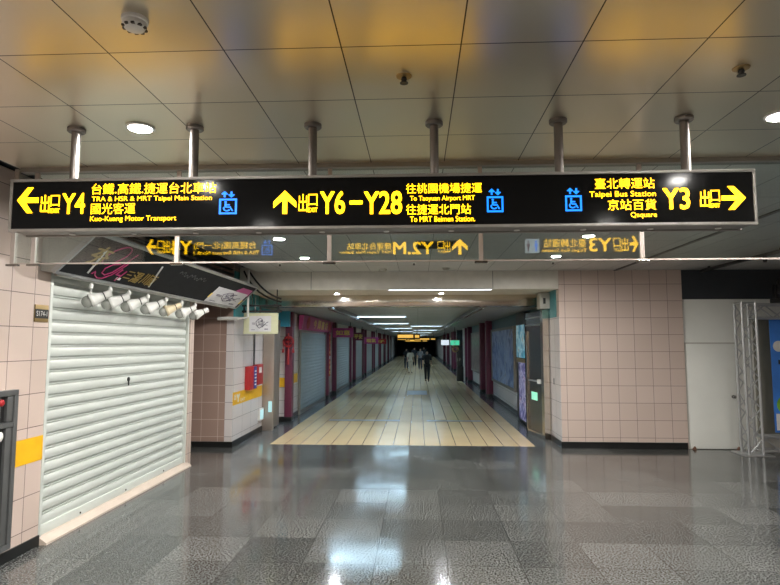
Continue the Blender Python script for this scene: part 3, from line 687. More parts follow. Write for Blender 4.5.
# paper taped on the board
def scribble(root, F, seed):
    """floor plan sketch: line pieces placed by F(u, v) over a sheet"""
    rnd = random.Random(seed)
    g = G()
    def line(pts, r): g.tube([F(u, v) for u, v in pts], r, 4)
    line([(.30, .62), (.42, .80), (.52, .86), (.60, .74), (.64, .52), (.58, .30), (.46, .22), (.36, .36), (.30, .62)], 0.006)
    for k in range(16):
        u, v = .30 + .38 * rnd.random(), .28 + .5 * rnd.random()
        line([(u, v), (u + .03 + .04 * rnd.random(), v + .05 * rnd.random())], 0.006)
    for r_ in ((.40, .60), (.52, .62), (.44, .46), (.55, .44)):
        line([(r_[0], r_[1]), (r_[0] + .07, r_[1]), (r_[0] + .07, r_[1] + .08), (r_[0], r_[1] + .08), (r_[0], r_[1])], 0.006)
    line([(.62, .34), (.70, .44), (.80, .58), (.88, .62)], 0.006); line([(.70, .44), (.84, .40)], 0.005)
    for u, v in ((.12, .55), (.14, .48), (.70, .18), (.70, .13), (.10, .12)): line([(u, v), (u + .16, v)], 0.005)
    g.build('drawing', 'ink', root)
t3 = thing('notice_sheet', BD(4.5, 0.17), 'white notice sheet with a map sketch taped to the far end of black shop sign', 'notice', 'map notices')
G().prism([BD(3.66, 0.01, 0.008), BD(5.12, 0.01, 0.008), BD(5.12, 0.35, 0.008), BD(3.66, 0.35, 0.008)], -nb * 0.004).build('sheet', 'paper', t3, smooth=False)
scribble(t3, lambda u, v: BD(3.66 + 1.46 * u, 0.01 + 0.34 * v, 0.009), 3)
for s in (3.62, 5.09): G().prism([BD(s, 0.10, 0.010), BD(s + 0.06, 0.10, 0.010), BD(s + 0.06, 0.20, 0.010), BD(s, 0.20, 0.010)], -nb * 0.002).build('tape', 'yellow_text', t3, smooth=False, label='yellowish tape')
# pipes behind the board
for i, (x, z, r, l) in enumerate(((-3.70, 3.44, 0.022, 'topmost'), (-3.68, 3.34, 0.028, 'middle'), (-3.70, 3.22, 0.022, 'lowest'))):
    g = G().tube([(x, 5.0, z), (x, 8.0, z), (x, 10.2, z - 0.01), (x + 0.06, 10.93, z - 0.02)], r, 8)
    tag(centre(g.build('conduit', 'cable')), 'black conduit along the wall behind the shop sign, %s of three' % l, 'pipe', 'conduits behind the shop sign')
g = G(); g.tube([(-3.275, 10.84, 3.40), (-3.275, 10.84, 2.49), (-3.295, 10.84, 2.472), (-3.34, 10.84, 2.47), (-3.78, 10.84, 2.47)], 0.022, 10)
g.tube([(-3.86, 10.84, 2.46), (-3.46, 10.84, 2.46)], 0.035, 10)
tag(centre(g.build('hanger_pipe', 'white')), 'white L-shaped hanger pipe dropping from ceiling at the end of the shop sign', 'pipe')
for k, (a, b, c) in enumerate((((-3.30, 10.94, 3.40), (-3.05, 11.05, 2.95), (-2.70, 11.15, 2.86)), ((-3.40, 10.94, 3.40), (-3.22, 11.08, 2.90), (-2.70, 11.17, 2.80)))):
    pts = [V(a) * (1 - s) ** 2 + V(b) * 2 * s * (1 - s) + V(c) * s * s for s in [i / 8 for i in range(9)]]
    tag(centre(G().tube(pts, 0.018, 8).build('cable', 'cable')), 'black cable drooping from ceiling to the notice frame, %s' % ('upper one' if k == 0 else 'lower one'), 'cable', 'drooping cables')
# hanging pale green notice board
t = thing('hanging_notice', (-3.05, 11.0, 2.17), 'pale green hanging board with a map sheet beside the white tiled wall', 'notice board', 'map notices')
G().box(-3.40, 10.985, 2.165, -2.72, 11.02, 2.575, 0.004).build('board', 'cream_board', t)
G().box(-3.285, 10.978, 2.21, -2.855, 10.984, 2.515).build('sheet', 'paper', t, smooth=False)
scribble(t, lambda u, v: V((-3.285 + 0.43 * u, 10.977, 2.21 + 0.305 * v)), 5)
g = G().box(-3.44, 10.99, 2.585, -2.66, 11.03, 2.625).box(-3.44, 10.99, 2.70, -2.66, 11.03, 2.735)
for x in (-3.40, -3.08, -2.72): g.box(x - 0.015, 10.995, 2.57, x + 0.015, 11.025, 2.72)
g.build('frame', 'black', t, smooth=False)
g = G()
for x in (-3.3, -2.8): g.box(x - 0.01, 11.0, 2.73, x + 0.01, 11.22, 2.75); g.box(x - 0.01, 11.2, 2.73, x + 0.01, 11.22, 3.06)
g.build('hanger', 'black', t, smooth=False)
# fire call boxes on the white tiled wall
t = thing('fire_call_box', (-3.57, 11.97, 1.0), 'red fire call box with a blue front label, nearer of the two on white tiles', 'alarm box')
G().box(-3.575, 11.72, 1.02, -3.46, 12.20, 1.50, 0.006).build('body', 'red', t)
G().box(-3.462, 11.98, 1.03, -3.452, 12.17, 1.49, 0.002).build('label_panel', 'blue_label', t)
g = G()
for k in range(5): g.box(-3.453, 12.01, 1.10 + k * 0.07, -3.449, 12.14, 1.13 + k * 0.07)
g.build('lettering', 'whiteline', t, smooth=False)
t = thing('fire_bell', (-3.57, 12.5, 1.05), 'plain red fire bell box right of the blue labelled one', 'alarm box')
G().box(-3.575, 12.26, 1.08, -3.47, 12.74, 1.52, 0.006).build('body', 'red', t)
G().box(-3.472, 12.40, 1.34, -3.466, 12.60, 1.46).build('label_panel', 'white', t, smooth=False)
o = G().tube([(-3.555, 12.30, 1.52), (-3.555, 12.30, 3.0)], 0.02, 8).build('conduit', 'cab'); tag(centre(o), 'thin grey conduit rising from the red fire boxes', 'pipe')
t = thing('exit_stripe', (-3.57, 11.9, 0.78), 'long yellow wall stripe with white exit lettering under the fire boxes', 'wall stripe')
G().box(-3.5745, 10.97, 0.785, -3.570, 13.02, 1.03).build('stripe', 'yellow_band', t, smooth=False)
g = G(); text(g, 'Y', 0.07, rect_right(11.18, 11.40, 0.82, 0.99, -3.57, 0.002), 0.01); text(g, '出', 0.04, rect_right(11.03, 11.16, 0.88, 0.99, -3.57, 0.002), 0.01); text(g, 'EXIT', 0.0, rect_right(11.45, 11.75, 0.82, 0.88, -3.57, 0.002), 0.01)
g.build('lettering', 'whiteline', t, smooth=False)
t = thing('floor_exit_light', (-3.57, 13.0, 0.27), 'small lit pale cyan exit light low on white tiled wall', 'exit light')
G().box(-3.575, 12.72, 0.26, -3.52, 13.02, 0.52, 0.005).build('housing', 'white', t)
G().box(-3.522, 12.75, 0.29, -3.515, 12.99, 0.49).build('lens', 'cyan_exit', t, smooth=False)
# folded steel gate at the left corridor mouth
t = thing('steel_gate_post', (-3.4, 13.2, 0), 'peach reflecting stainless gate post at the left of the corridor mouth', 'gate post')
G().box(-3.57, 13.05, 0, -3.31, 13.17, 2.6, 0.01).build('post', 'steel_satin', t)
G().box(-3.53, 13.17, 0.02, -3.38, 13.9, 2.55, 0.01).build('leaf', 'steel_satin', t)
G().box(-3.42, 13.03, 0.42, -3.34, 13.05, 0.66, 0.004).build('exit_sticker', 'cyan_exit', t, label='small glowing exit sticker')
o = centre(G().box(-3.56, 14.592, 0.86, -3.345, 14.604, 1.10).build('yellow_stripe', 'yellow_band', smooth=False)); tag(o, 'short yellow stripe on the setback tile wall behind left gate post', 'wall stripe')
o = centre(G().box(-3.337, 14.95, 0.92, -3.330, 15.75, 1.16).build('yellow_stripe', 'yellow_band', smooth=False)); tag(o, 'yellow stripe on the tile pier between magenta pillar and first shutter', 'wall stripe')
o = centre(G().box(-3.57, 14.3, 2.40, -3.25, 14.42, 2.80, 0.005).build('teal_box', 'teal_bright')); tag(o, 'bright blue sign box above the setback tile wall on the left', 'sign box')

# ================================================================== RIGHT SIDE OF THE CORRIDOR MOUTH
t = thing('steel_gate', (2.66, 12.1, 0), 'folded stainless steel gate leaf with green sticker at the right of corridor mouth', 'gate')
d = V((2.44 - 2.60, 13.05 - 12.05, 0)).normalized(); n = V((d.y, -d.x, 0))
def gbox(a0, a1, w0, w1, z0, z1, name, m, par=t, bev=0.004, label=None):
    o = V((2.62, 12.02, 0)); p = [o + d * a0 - n * w0, o + d * a1 - n * w0, o + d * a1 - n * w1, o + d * a0 - n * w1]
    g = G(); g.prism([V((q.x, q.y, z0)) for q in p], (0, 0, z1 - z0)); return g.build(name, m, par, smooth=False, label=label)
gbox(0.0, 0.14, -0.10, 0.03, 0, 2.68, 'hinge_stile', 'steel')
gbox(0.14, 1.05, -0.05, 0.02, 2.25, 2.66, 'top_panel', 'steel_dark')
gbox(0.14, 1.05, -0.05, 0.02, 0.0, 0.10, 'bottom_rail', 'steel')
gbox(0.99, 1.05, -0.06, 0.03, 0.10, 2.25, 'free_stile', 'steel')
gbox(0.14, 0.99, -0.03, 0.0, 0.10, 2.25, 'leaf_panel', 'steel_dark')
for z in (2.36, 2.52): gbox(0.16, 1.03, 0.02, 0.035, z, z + 0.03, 'louvre', 'alu_truss')
gbox(0.30, 0.92, 0.0, 0.035, 1.16, 1.19, 'push_bar', 'alu_truss')
gbox(0.26, 0.34, 0.0, 0.05, 1.13, 1.22, 'latch', 'white')
gbox(0.46, 0.80, 0.0, 0.008, 0.76, 0.93, 'exit_sticker', 'green_exit', label='green exit sticker')
o = centre(G().box(2.70, 12.50, 0, 2.78, 12.58, 2.75).build('gate_jamb', 'black', smooth=False)); tag(o, 'black jamb slot between steel gate and white tile wall', 'jamb')
t = thing('speaker_box', (2.66, 12.0, 2.7), 'beige box speaker on the teal panel at the right end of steel beam', 'speaker')
G().box(2.53, 11.95, 2.70, 2.738, 12.25, 3.03, 0.006).build('body', 'casing', t); G().box(2.60, 11.944, 2.80, 2.65, 11.952, 2.92).build('grille', 'black', t, smooth=False)
o = centre(G().box(2.728, 11.72, 1.16, 2.736, 11.76, 1.28).build('wall_switch', 'black', smooth=False)); tag(o, 'tiny dark switch on the narrow white tile return at right', 'switch')
# lit advertising totem
t = thing('advert_totem', (2.60, 14.6, 0), 'tall lit advertising panel with cyan top and violet lower picture behind gate', 'advert')
G().box(2.58, 13.95, 0.02, 2.735, 15.2, 2.74, 0.006).build('cabinet', 'black', t)
G().box(2.572, 14.0, 1.62, 2.580, 15.15, 2.44).build('upper_picture', 'ad_cyan', t, smooth=False)
G().box(2.572, 14.0, 0.10, 2.580, 14.85, 1.50).build('lower_picture', 'ad_violet', t, smooth=False)
G().box(2.570, 14.0, 1.50, 2.578, 15.15, 1.60).build('caption_strip', 'brass', t, smooth=False)
o = centre(G().box(2.70, 15.25, 0.62, 2.738, 15.50, 0.84, 0.004).build('floor_exit_light', 'lit_white', smooth=False)); tag(o, 'small lit white exit light low beside advertising panel', 'exit light')

# ================================================================== CORRIDOR SIDES
def pillar(x0, x1, y0, y1, label, side):
    t = thing('pillar', ((x0 + x1) / 2, (y0 + y1) / 2, 0), label, 'pillar', 'magenta pillars on the %s of the corridor' % side)
    G().box(x0, y0, 0.0, x1, y1, 2.788, 0.01).build('shaft', 'magenta', t)
    G().box(x0 - 0.01, y0 - 0.01, 0.0, x1 + 0.01, y1 + 0.01, 0.12, 0.004).build('foot', 'black_base', t)
ORD = ['first', 'second', 'third', 'fourth', 'fifth', 'sixth', 'seventh', 'eighth', 'ninth', 'tenth']
shops = [(16.0, 20.3), (22.8, 27.3), (29.8, 33.6), (36.0, 40.8), (43.0, 47.6), (50.0, 54.6), (57.0, 61.6), (64.0, 68.6)]
sprof = [(0.0, 0.0), (0.012, 0.02), (0.016, 0.05), (0.012, 0.08), (0.0, 0.10)]
def far_shutter(y0, y1, label, x=-3.33):
    t = thing('shop_shutter', (x, (y0 + y1) / 2, 0), label, 'shutter', 'closed shop shutters along the left of the corridor')
    g = G(); lp = []; z = 0.10
    while z < 2.28:
        for dx, dz in sprof[:-1]: lp.append((x + 0.012 + dx, z + dz))
        z += 0.10
    a = [g.bm.verts.new((px, y0, pz)) for px, pz in lp]; b = [g.bm.verts.new((px, y1, pz)) for px, pz in lp]
    for i in range(len(a) - 1): g.bm.faces.new((a[i], a[i + 1], b[i + 1], b[i]))
    c = [g.bm.verts.new((x, yy, zz)) for yy, zz in ((y0, lp[0][1]), (y0, lp[-1][1]), (y1, lp[-1][1]), (y1, lp[0][1]))]
    g.bm.faces.new(c); g.bm.faces.new((a[0], c[0], c[3], b[0])); g.bm.faces.new((a[-1], c[1], c[2], b[-1]))
    g.build('curtain', 'shutter_far', t)
    G().box(x, y0, 0.0, x + 0.04, y1, 0.10, 0.004).build('bottom_bar', 'alu', t)
    for yy in (y0 - 0.06, y1): G().box(x - 0.02, yy, 0, x + 0.05, yy + 0.06, 2.35, 0.004).build('guide_rail', 'alu', t)
for i, (a, b) in enumerate(shops):
    far_shutter(a, b, '%s closed bluish shop shutter from the front on the left of corridor' % ORD[i])
    pillar(-3.36, -3.20, b + 0.12, b + 0.42, 'magenta pillar at the far side of the %s left shop shutter' % ORD[i], 'left')
    if i: pillar(-3.36, -3.20, a - 0.50, a - 0.20, 'magenta pillar at the near side of the %s left shop shutter' % ORD[i], 'left')
pillar(-3.40, -3.22, 14.52, 14.78, 'frontmost magenta pillar on the left behind a red knot ornament', 'left')
# sign over the first shop: parallel to the wall
t = thing('shop_fascia_sign', (-3.22, 18.4, 2.37), 'magenta shop sign with yellow characters over the first left shutter', 'shop sign', 'magenta shop signs')
g = G(); g.prism([(-3.30, 15.7, 2.36), (-3.22, 15.7, 2.36), (-3.16, 15.7, 2.76), (-3.30, 15.7, 2.76)], (0, 5.4, 0)); g.build('panel', 'magenta_sign', t, smooth=False)
def sf(y0, y1, z0, z1, o=0.004):
    return lambda u, v, d: V((-3.216 + 0.06 * ((z0 + v * (z1 - z0)) - 2.36) / 0.40 + o * d, y0 + u * (y1 - y0), z0 + v * (z1 - z0)))
for k, ch in enumerate('今周書坊'):
    g = G(); text(g, ch, 0.02, sf(17.3 + k * 0.72, 17.85 + k * 0.72, 2.42, 2.70), 0.01); g.build('lettering', 'yellow_text', t, smooth=False)
for y in (16.5, 20.45):
    g = G(); f_ = sf(y - 0.25, y + 0.25, 2.38, 2.74); g.prism([f_(.5 + .5 * math.cos(k * math.pi / 8), .5 + .5 * math.sin(k * math.pi / 8), 0) for k in range(16)], (0.006, 0, 0)); g.build('medallion', 'red', t, smooth=False)
# flag signs of the next shops, facing the hall
flags = [(22.2, -3.32, -2.52, 2.20, 2.56, 'magenta_sign', '如意', 'second left shop'), (28.9, -3.32, -2.72, 2.10, 2.50, 'magenta', '平安', 'third left shop'), (35.2, -3.32, -2.45, 1.92, 2.32, 'magenta_sign', '福氣', 'fourth left shop'), (41.6, -3.32, -2.3, 1.90, 2.26, 'red', '好', 'fifth left shop')]
for y, x0, x1, z0, z1, m, body, l in flags:
    t = thing('flag_sign', ((x0 + x1) / 2, y, z0), '%s flag sign with yellow characters at the near end of the %s' % ('red' if m == 'red' else 'magenta', l), 'shop sign', 'flag signs of left shops')
    G().box(x0, y - 0.04, z0, x1, y + 0.04, z1, 0.004).build('panel', m, t)
    w_ = (x1 - x0); g = G(); text(g, body, 0.02, rect_front(x0 + w_ * 0.15, x1 - w_ * 0.15, z0 + 0.08, z1 - 0.08, y - 0.04, 0.004), 0.01); g.build('lettering', 'yellow_text', t, smooth=False)
    G().box(x0 + 0.1, y - 0.015, z1, x0 + 0.13, y + 0.015, 2.79).build('hanger', 'black', t, smooth=False); G().box(x1 - 0.13, y - 0.015, z1, x1 - 0.10, y + 0.015, 2.79).build('hanger', 'black', t, smooth=False)
# red knot ornament and banner
t = thing('knot_ornament', (-3.31, 14.48, 1.45), 'red knot ornament with hanging tassels on the front magenta pillar', 'ornament')
ring = [(-3.31 + 0.12 * math.cos(a), 14.48, 2.02 + 0.12 * math.sin(a)) for a in [k * math.pi / 8 for k in range(16)]]
g = G().tube(ring, 0.035, 8, True).tube([(-3.37, 14.48, 2.02), (-3.25, 14.48, 2.02)], 0.03, 8).tube([(-3.31, 14.48, 1.95), (-3.31, 14.48, 2.24)], 0.02, 8); g.build('knot', 'red', t)
for x, zb in ((-3.31, 1.42), (-3.44, 1.72), (-3.18, 1.72)):
    G().lathe([(0.008, 0), (0.012, -0.12), (0.03, -0.16), (0.035, -(1.95 - zb)), (0, -(1.95 - zb))], (x, 14.48, 1.97), (0, 0, 1), 10).build('tassel', 'red', t)
t = thing('couplet_banner', (-3.17, 20.55, 0.8), 'tall narrow red banner with gold characters beside the first left shutter', 'banner')
G().box(-3.195, 20.42, 0.80, -3.18, 20.72, 2.30).build('cloth', 'red_banner', t, smooth=False)
for k, ch in enumerate('大吉大利生意興隆'):
    if k == 4: continue
    g = G(); text(g, ch, 0.01, rect_right(20.47, 20.67, 2.12 - k * 0.18, 2.25 - k * 0.18, -3.18), 0.01); g.build('lettering', 'yellow_text', t, smooth=False)
G().box(-3.181, 20.44, 1.40, -3.176, 20.70, 1.52).build('paper_seal', 'paper', t, smooth=False, label='pale seal strip')
# posters and pillars on the right
def wall_poster(y0, y1, m, label):
    t = thing('wall_poster', (2.68, (y0 + y1) / 2, 0.63), label, 'poster', 'framed wall posters on the right of the corridor')
    z0, z1, x0 = 0.64, 2.46, 2.64; g = G()
    g.box(x0, y0, z0, 2.742, y1, z0 + 0.08, 0.006).box(x0, y0, z1 - 0.08, 2.742, y1, z1, 0.006).box(x0, y0, z0 + 0.08, 2.742, y0 + 0.10, z1 - 0.08, 0.006).box(x0, y1 - 0.10, z0 + 0.08, 2.742, y1, z1 - 0.08, 0.006)
    g.build('frame', 'alu', t); G().box(2.67, y0 + 0.10, z0 + 0.08, 2.69, y1 - 0.10, z1 - 0.08).build('print', m, t, smooth=False)
wall_poster(16.0, 20.9, 'poster_blue', 'large framed blue poster on the right wall nearest the gate')
wall_poster(23.9, 28.8, 'poster_brown', 'large framed brown poster on the right wall second from the gate')
wall_poster(36.0, 40.0, 'poster_brown', 'framed poster on the right wall beyond the black kiosk')
for i, y in enumerate((21.2, 23.3, 29.0, 31.6, 41.0, 43.0, 50.0, 57.0)):
    pillar(2.50, 2.745, y, y + 0.34, 'magenta pillar on the right wall, %s from the front' % ORD[i], 'right')
# kiosk, exit sign and boxes on the right at depth
t = thing('kiosk', (2.18, 30.2, 0), 'tall black kiosk standing on the right side deep in the corridor', 'kiosk')
G().box(2.02, 30.0, 0, 2.36, 30.5, 0.75, 0.01).build('base', 'black', t)
G().box(2.04, 30.1, 0.75, 2.34, 30.45, 2.65, 0.01).build('upper_case', 'cab_glass', t)
G().box(2.36, 30.0, 0, 2.44, 30.5, 2.75, 0.006).build('side_post', 'white', t)
t = thing('green_exit_sign', (1.93, 29.9, 1.82), 'small lit green exit sign beside the black kiosk', 'exit sign')
G().box(1.67, 29.88, 1.85, 2.16, 29.96, 2.12, 0.005).build('housing', 'white', t); G().box(1.69, 29.87, 1.87, 2.14, 29.882, 2.10).build('lens', 'green_exit', t, smooth=False)
G().box(1.9, 29.9, 2.12, 1.93, 29.94, 2.79).build('hanger', 'black', t, smooth=False)
person_icon(rect_front(1.86, 1.96, 1.90, 2.07, 29.87, 0.003)).build('running_figure', 'white', t, smooth=False)
t = thing('white_sign_box', (1.42, 33.5, 1.85), 'small lit white sign box hanging left of the green exit sign', 'sign box')
G().box(1.33, 33.0, 1.85, 1.78, 33.1, 2.14, 0.005).build('housing', 'lit_white', t)
G().box(1.5, 33.03, 2.14, 1.53, 33.07, 2.79).build('hanger', 'black', t, smooth=False)
o = G().tube([(1.93 + 0.13 * math.cos(a), 29.86, 1.66 + 0.13 * math.sin(a)) for a in [k * math.pi / 8 for k in range(16)]], 0.05, 8, True).build('wreath', 'brass'); tag(centre(o), 'round golden wreath hanging under the green exit sign', 'wreath')
o.data.transform(Matrix.Identity(4))
# floor covers in the corridor
for x0, x1, y0, y1, l in ((-2.3, -0.47, 14.75, 15.0, 'narrow grey floor cover strip across the beige tiles on the left'), (0.22, 1.62, 14.75, 15.0, 'narrow grey floor cover strip across the beige tiles on the right'), (-0.45, 0.35, 22.2, 24.0, 'dark rectangular floor cover deep in the corridor centre')):
    o = centre(G().box(x0, y0, -0.002, x1, y1, 0.004).build('floor_cover', 'cover', smooth=False)); tag(o, l, 'floor cover')
# light strips
strips = [(13.35, -1.25), (19.0, -1.23), (26.0, -1.26), (30.0, 0.44), (35.0, -1.2), (40.0, 0.5), (45.0, -1.2), (51.0, 0.4), (58.0, -0.9), (66.0, 0.3), (76.0, -0.3)]
for i, (y, x) in enumerate(strips):
    t = thing('strip_light', (x, y, 2.90), 'lit white strip light across the corridor ceiling, %s from the front' % (ORD + ['eleventh'])[i], 'light', 'strip lights in the corridor ceiling')
    G().box(x - 0.84, y - 0.16, 2.875, x + 0.84, y + 0.16, 2.8995, 0.004).build('channel', 'white', t)
    G().box(x - 0.80, y - 0.12, 2.868, x + 0.80, y + 0.12, 2.878).build('diffuser', 'strip', t, smooth=False)
    for q in (-1, 1): G().box(x - 0.84, y + q * 0.15 - 0.008, 2.845, x + 0.84, y + q * 0.15 + 0.008, 2.876).build('added_side_shade', 'shade_glow', t, smooth=False)  # added glowing sides: hide the diffuser, stand in for lit ceiling steps
# hanging yellow signs
hs = [(38.4, -1.40, 0.14, 2.22, 2.58, 'first'), (55.0, -2.0, -0.75, 2.18, 2.45, 'left one of the second row'), (55.0, -0.35, 1.7, 2.18, 2.45, 'right one of the second row'), (72.0, -1.6, 1.2, 2.05, 2.40, 'last')]
for y, x0, x1, z0, z1, l in hs:
    t = thing('overhead_sign', ((x0 + x1) / 2, y, z0), 'lit yellow and black overhead sign deep in the corridor, %s' % l, 'sign', 'overhead signs in the corridor')
    G().box(x0, y - 0.08, z0, x1, y + 0.08, z1, 0.005).build('housing', 'black', t)
    G().box(x0 + 0.04, y - 0.09, z0 + 0.09, x0 + (x1 - x0) * 0.70, y - 0.08, z1 - 0.06).build('lettering_field', 'lit_yellow_far', t, smooth=False)
    G().box(x0 + (x1 - x0) * 0.78, y - 0.09, z0 + 0.10, x1 - 0.06, y - 0.08, z1 - 0.08).build('exit_code', 'lit_yellow_far', t, smooth=False)
    for x in (x0 + 0.2, x1 - 0.2): G().box(x - 0.02, y - 0.02, z1, x + 0.02, y + 0.02, 2.90 if -2 < x < 1.4 else 2.79).build('pole', 'black', t, smooth=False)

# ================================================================== WHITE DOOR, TRUSS, BANNER
d1 = struct(G().box(5.12, 11.20, 0.012, 6.02, 11.245, 1.97, 0.004).build('door_1', 'white_wall'))
struct(G().box(5.095, 11.225, 0, 5.118, 11.25, 2.0).box(6.022, 11.225, 0, 6.045, 11.25, 2.0).box(5.095, 11.225, 1.975, 6.045, 11.25, 2.0).build('trim_10', 'casing', smooth=False))
G().lathe([(0.03, 0), (0.03, 0.01), (0.012, 0.015), (0.012, 0.04), (0.026, 0.05), (0.028, 0.07), (0.015, 0.085), (0, 0.085)], (5.94, 11.20, 0.98), (0, -1, 0), 18).build('door_knob', 'steel_dark', d1, label='dark steel knob')
for x, l in ((5.17, 'small brown rubber wedge at the left foot of the white door'), (5.98, 'small brown rubber wedge at the right foot of the white door')):
    o = G().prism([(x - 0.035, 11.14, 0), (x + 0.035, 11.14, 0), (x + 0.01, 11.14, 0.06)], (0, 0.05, 0)).build('door_wedge', 'brown_rubber', smooth=False); tag(centre(o), l, 'wedge')
t = thing('olive_board', (6.5, 11.2, 0), 'olive grey board leaning behind the truss beside the blue banner', 'board')
G().box(6.38, 11.19, 0.25, 7.0, 11.235, 2.45, 0.004).build('panel', 'olive_panel', t)
G().box(6.38, 11.19, 0.0, 7.0, 11.235, 0.25, 0.004).build('plinth', 'casing', t)
tr = thing('stage_truss', (7.3, 10.75, 0), 'grey aluminium box truss frame standing right of the white door', 'truss')
def box_truss(p0, p1, a, b, w, step, name):
    """square lattice girder from p0 to p1; a, b are its cross directions"""
    p0, p1, a, b = V(p0), V(p1), V(a), V(b); L_ = (p1 - p0).length; d = (p1 - p0).normalized(); h = w / 2
    corners = [(-h, -h), (h, -h), (h, h), (-h, h)]
    g = G()
    for u, v in corners: g.tube([p0 + a * u + b * v, p1 + a * u + b * v], 0.024, 10)
    o = g.build(name, 'alu_truss', tr)
    g = G(); n = max(2, int(round(L_ / step)))
    for i in range(4):
        c0, c1 = corners[i], corners[(i + 1) % 4]
        for k in range(n):
            s0, s1 = L_ * k / n, L_ * (k + 1) / n
            q0, q1 = (c0, c1) if k % 2 == 0 else (c1, c0)
            g.tube([p0 + d * s0 + a * q0[0] + b * q0[1], p0 + d * s1 + a * q1[0] + b * q1[1]], 0.011, 6)
        for s in (0.0, L_): g.tube([p0 + d * s + a * c0[0] + b * c0[1], p0 + d * s + a * c1[0] + b * c1[1]], 0.014, 6)
    g.build('lattice', 'alu_truss', o)
    return o
TW = 0.245; tx0, tx1 = 5.99, 8.95
for x in (tx0, tx1):
    box_truss((x, 10.75, 0.02), (x, 10.75, 2.72), (1, 0, 0), (0, 1, 0), TW, 0.27, 'upright')
    G().box(x - 0.25, 10.5, 0.0, x + 0.25, 11.0, 0.02, 0.003).build('base_plate', 'alu_truss', tr)
box_truss((tx0 + TW / 2, 10.75, 2.565), (tx1 - TW / 2, 10.75, 2.565), (0, 1, 0), (0, 0, 1), TW, 0.29, 'top_beam')
box_truss((tx0 + TW / 2, 10.75, 0.20), (tx1 - TW / 2, 10.75, 0.20), (0, 1, 0), (0, 0, 1), TW, 0.29, 'bottom_beam')
t = thing('blue_banner', (7.6, 10.95, 0.36), 'blue printed banner stretched in the truss frame at the right edge', 'banner')
G().box(6.52, 10.93, 0.36, 8.75, 10.945, 2.42, 0.003).build('cloth', 'banner', t)
g = G()
for x, z, r in ((6.66, 1.93, 0.10), (7.15, 1.88, 0.22), (7.75, 1.88, 0.22), (8.35, 1.88, 0.22)):
    g.lathe([(0, 0), (r, 0), (r, 0.004), (0, 0.004)], (x, 10.930, z), (0, -1, 0), 28)
g.build('white_print', 'white', t, smooth=False)
G().box(6.64, 10.926, 1.60, 8.4, 10.929, 1.68).build('dark_stroke', 'black', t, smooth=False)
g = G()
for k in range(7): g.lathe([(0, 0), (0.17, 0), (0.17, 0.003 + 0.0006 * k), (0, 0.003 + 0.0006 * k)], (6.74 + k * 0.28, 10.930, 0.86 + 0.10 * (k % 2)), (0, -1, 0), 20)
g.build('green_print', 'banner_green', t, smooth=False)
G().box(6.55, 10.926, 0.40, 8.72, 10.929, 0.70).build('white_foot', 'white', t, smooth=False)
t = thing('stage_light', (6.68, 10.75, 2.73), 'black moving stage light standing on top of the truss at the right edge', 'stage light')
G().box(6.52, 10.62, 2.724, 6.84, 10.88, 2.80, 0.01).build('base', 'black', t)
g = G().box(6.56, 10.70, 2.80, 6.80, 10.80, 2.82).box(6.52, 10.70, 2.80, 6.56, 10.80, 3.06, 0.008).box(6.80, 10.70, 2.80, 6.84, 10.80, 3.06, 0.008); g.build('yoke', 'black', t)
G().lathe([(0, -0.16), (0.07, -0.16), (0.10, -0.10), (0.11, 0.05), (0.115, 0.16), (0.10, 0.17), (0, 0.17)], (6.68, 10.75, 3.02), (-0.2, -0.75, 0.35), 24).build('head', 'black', t)

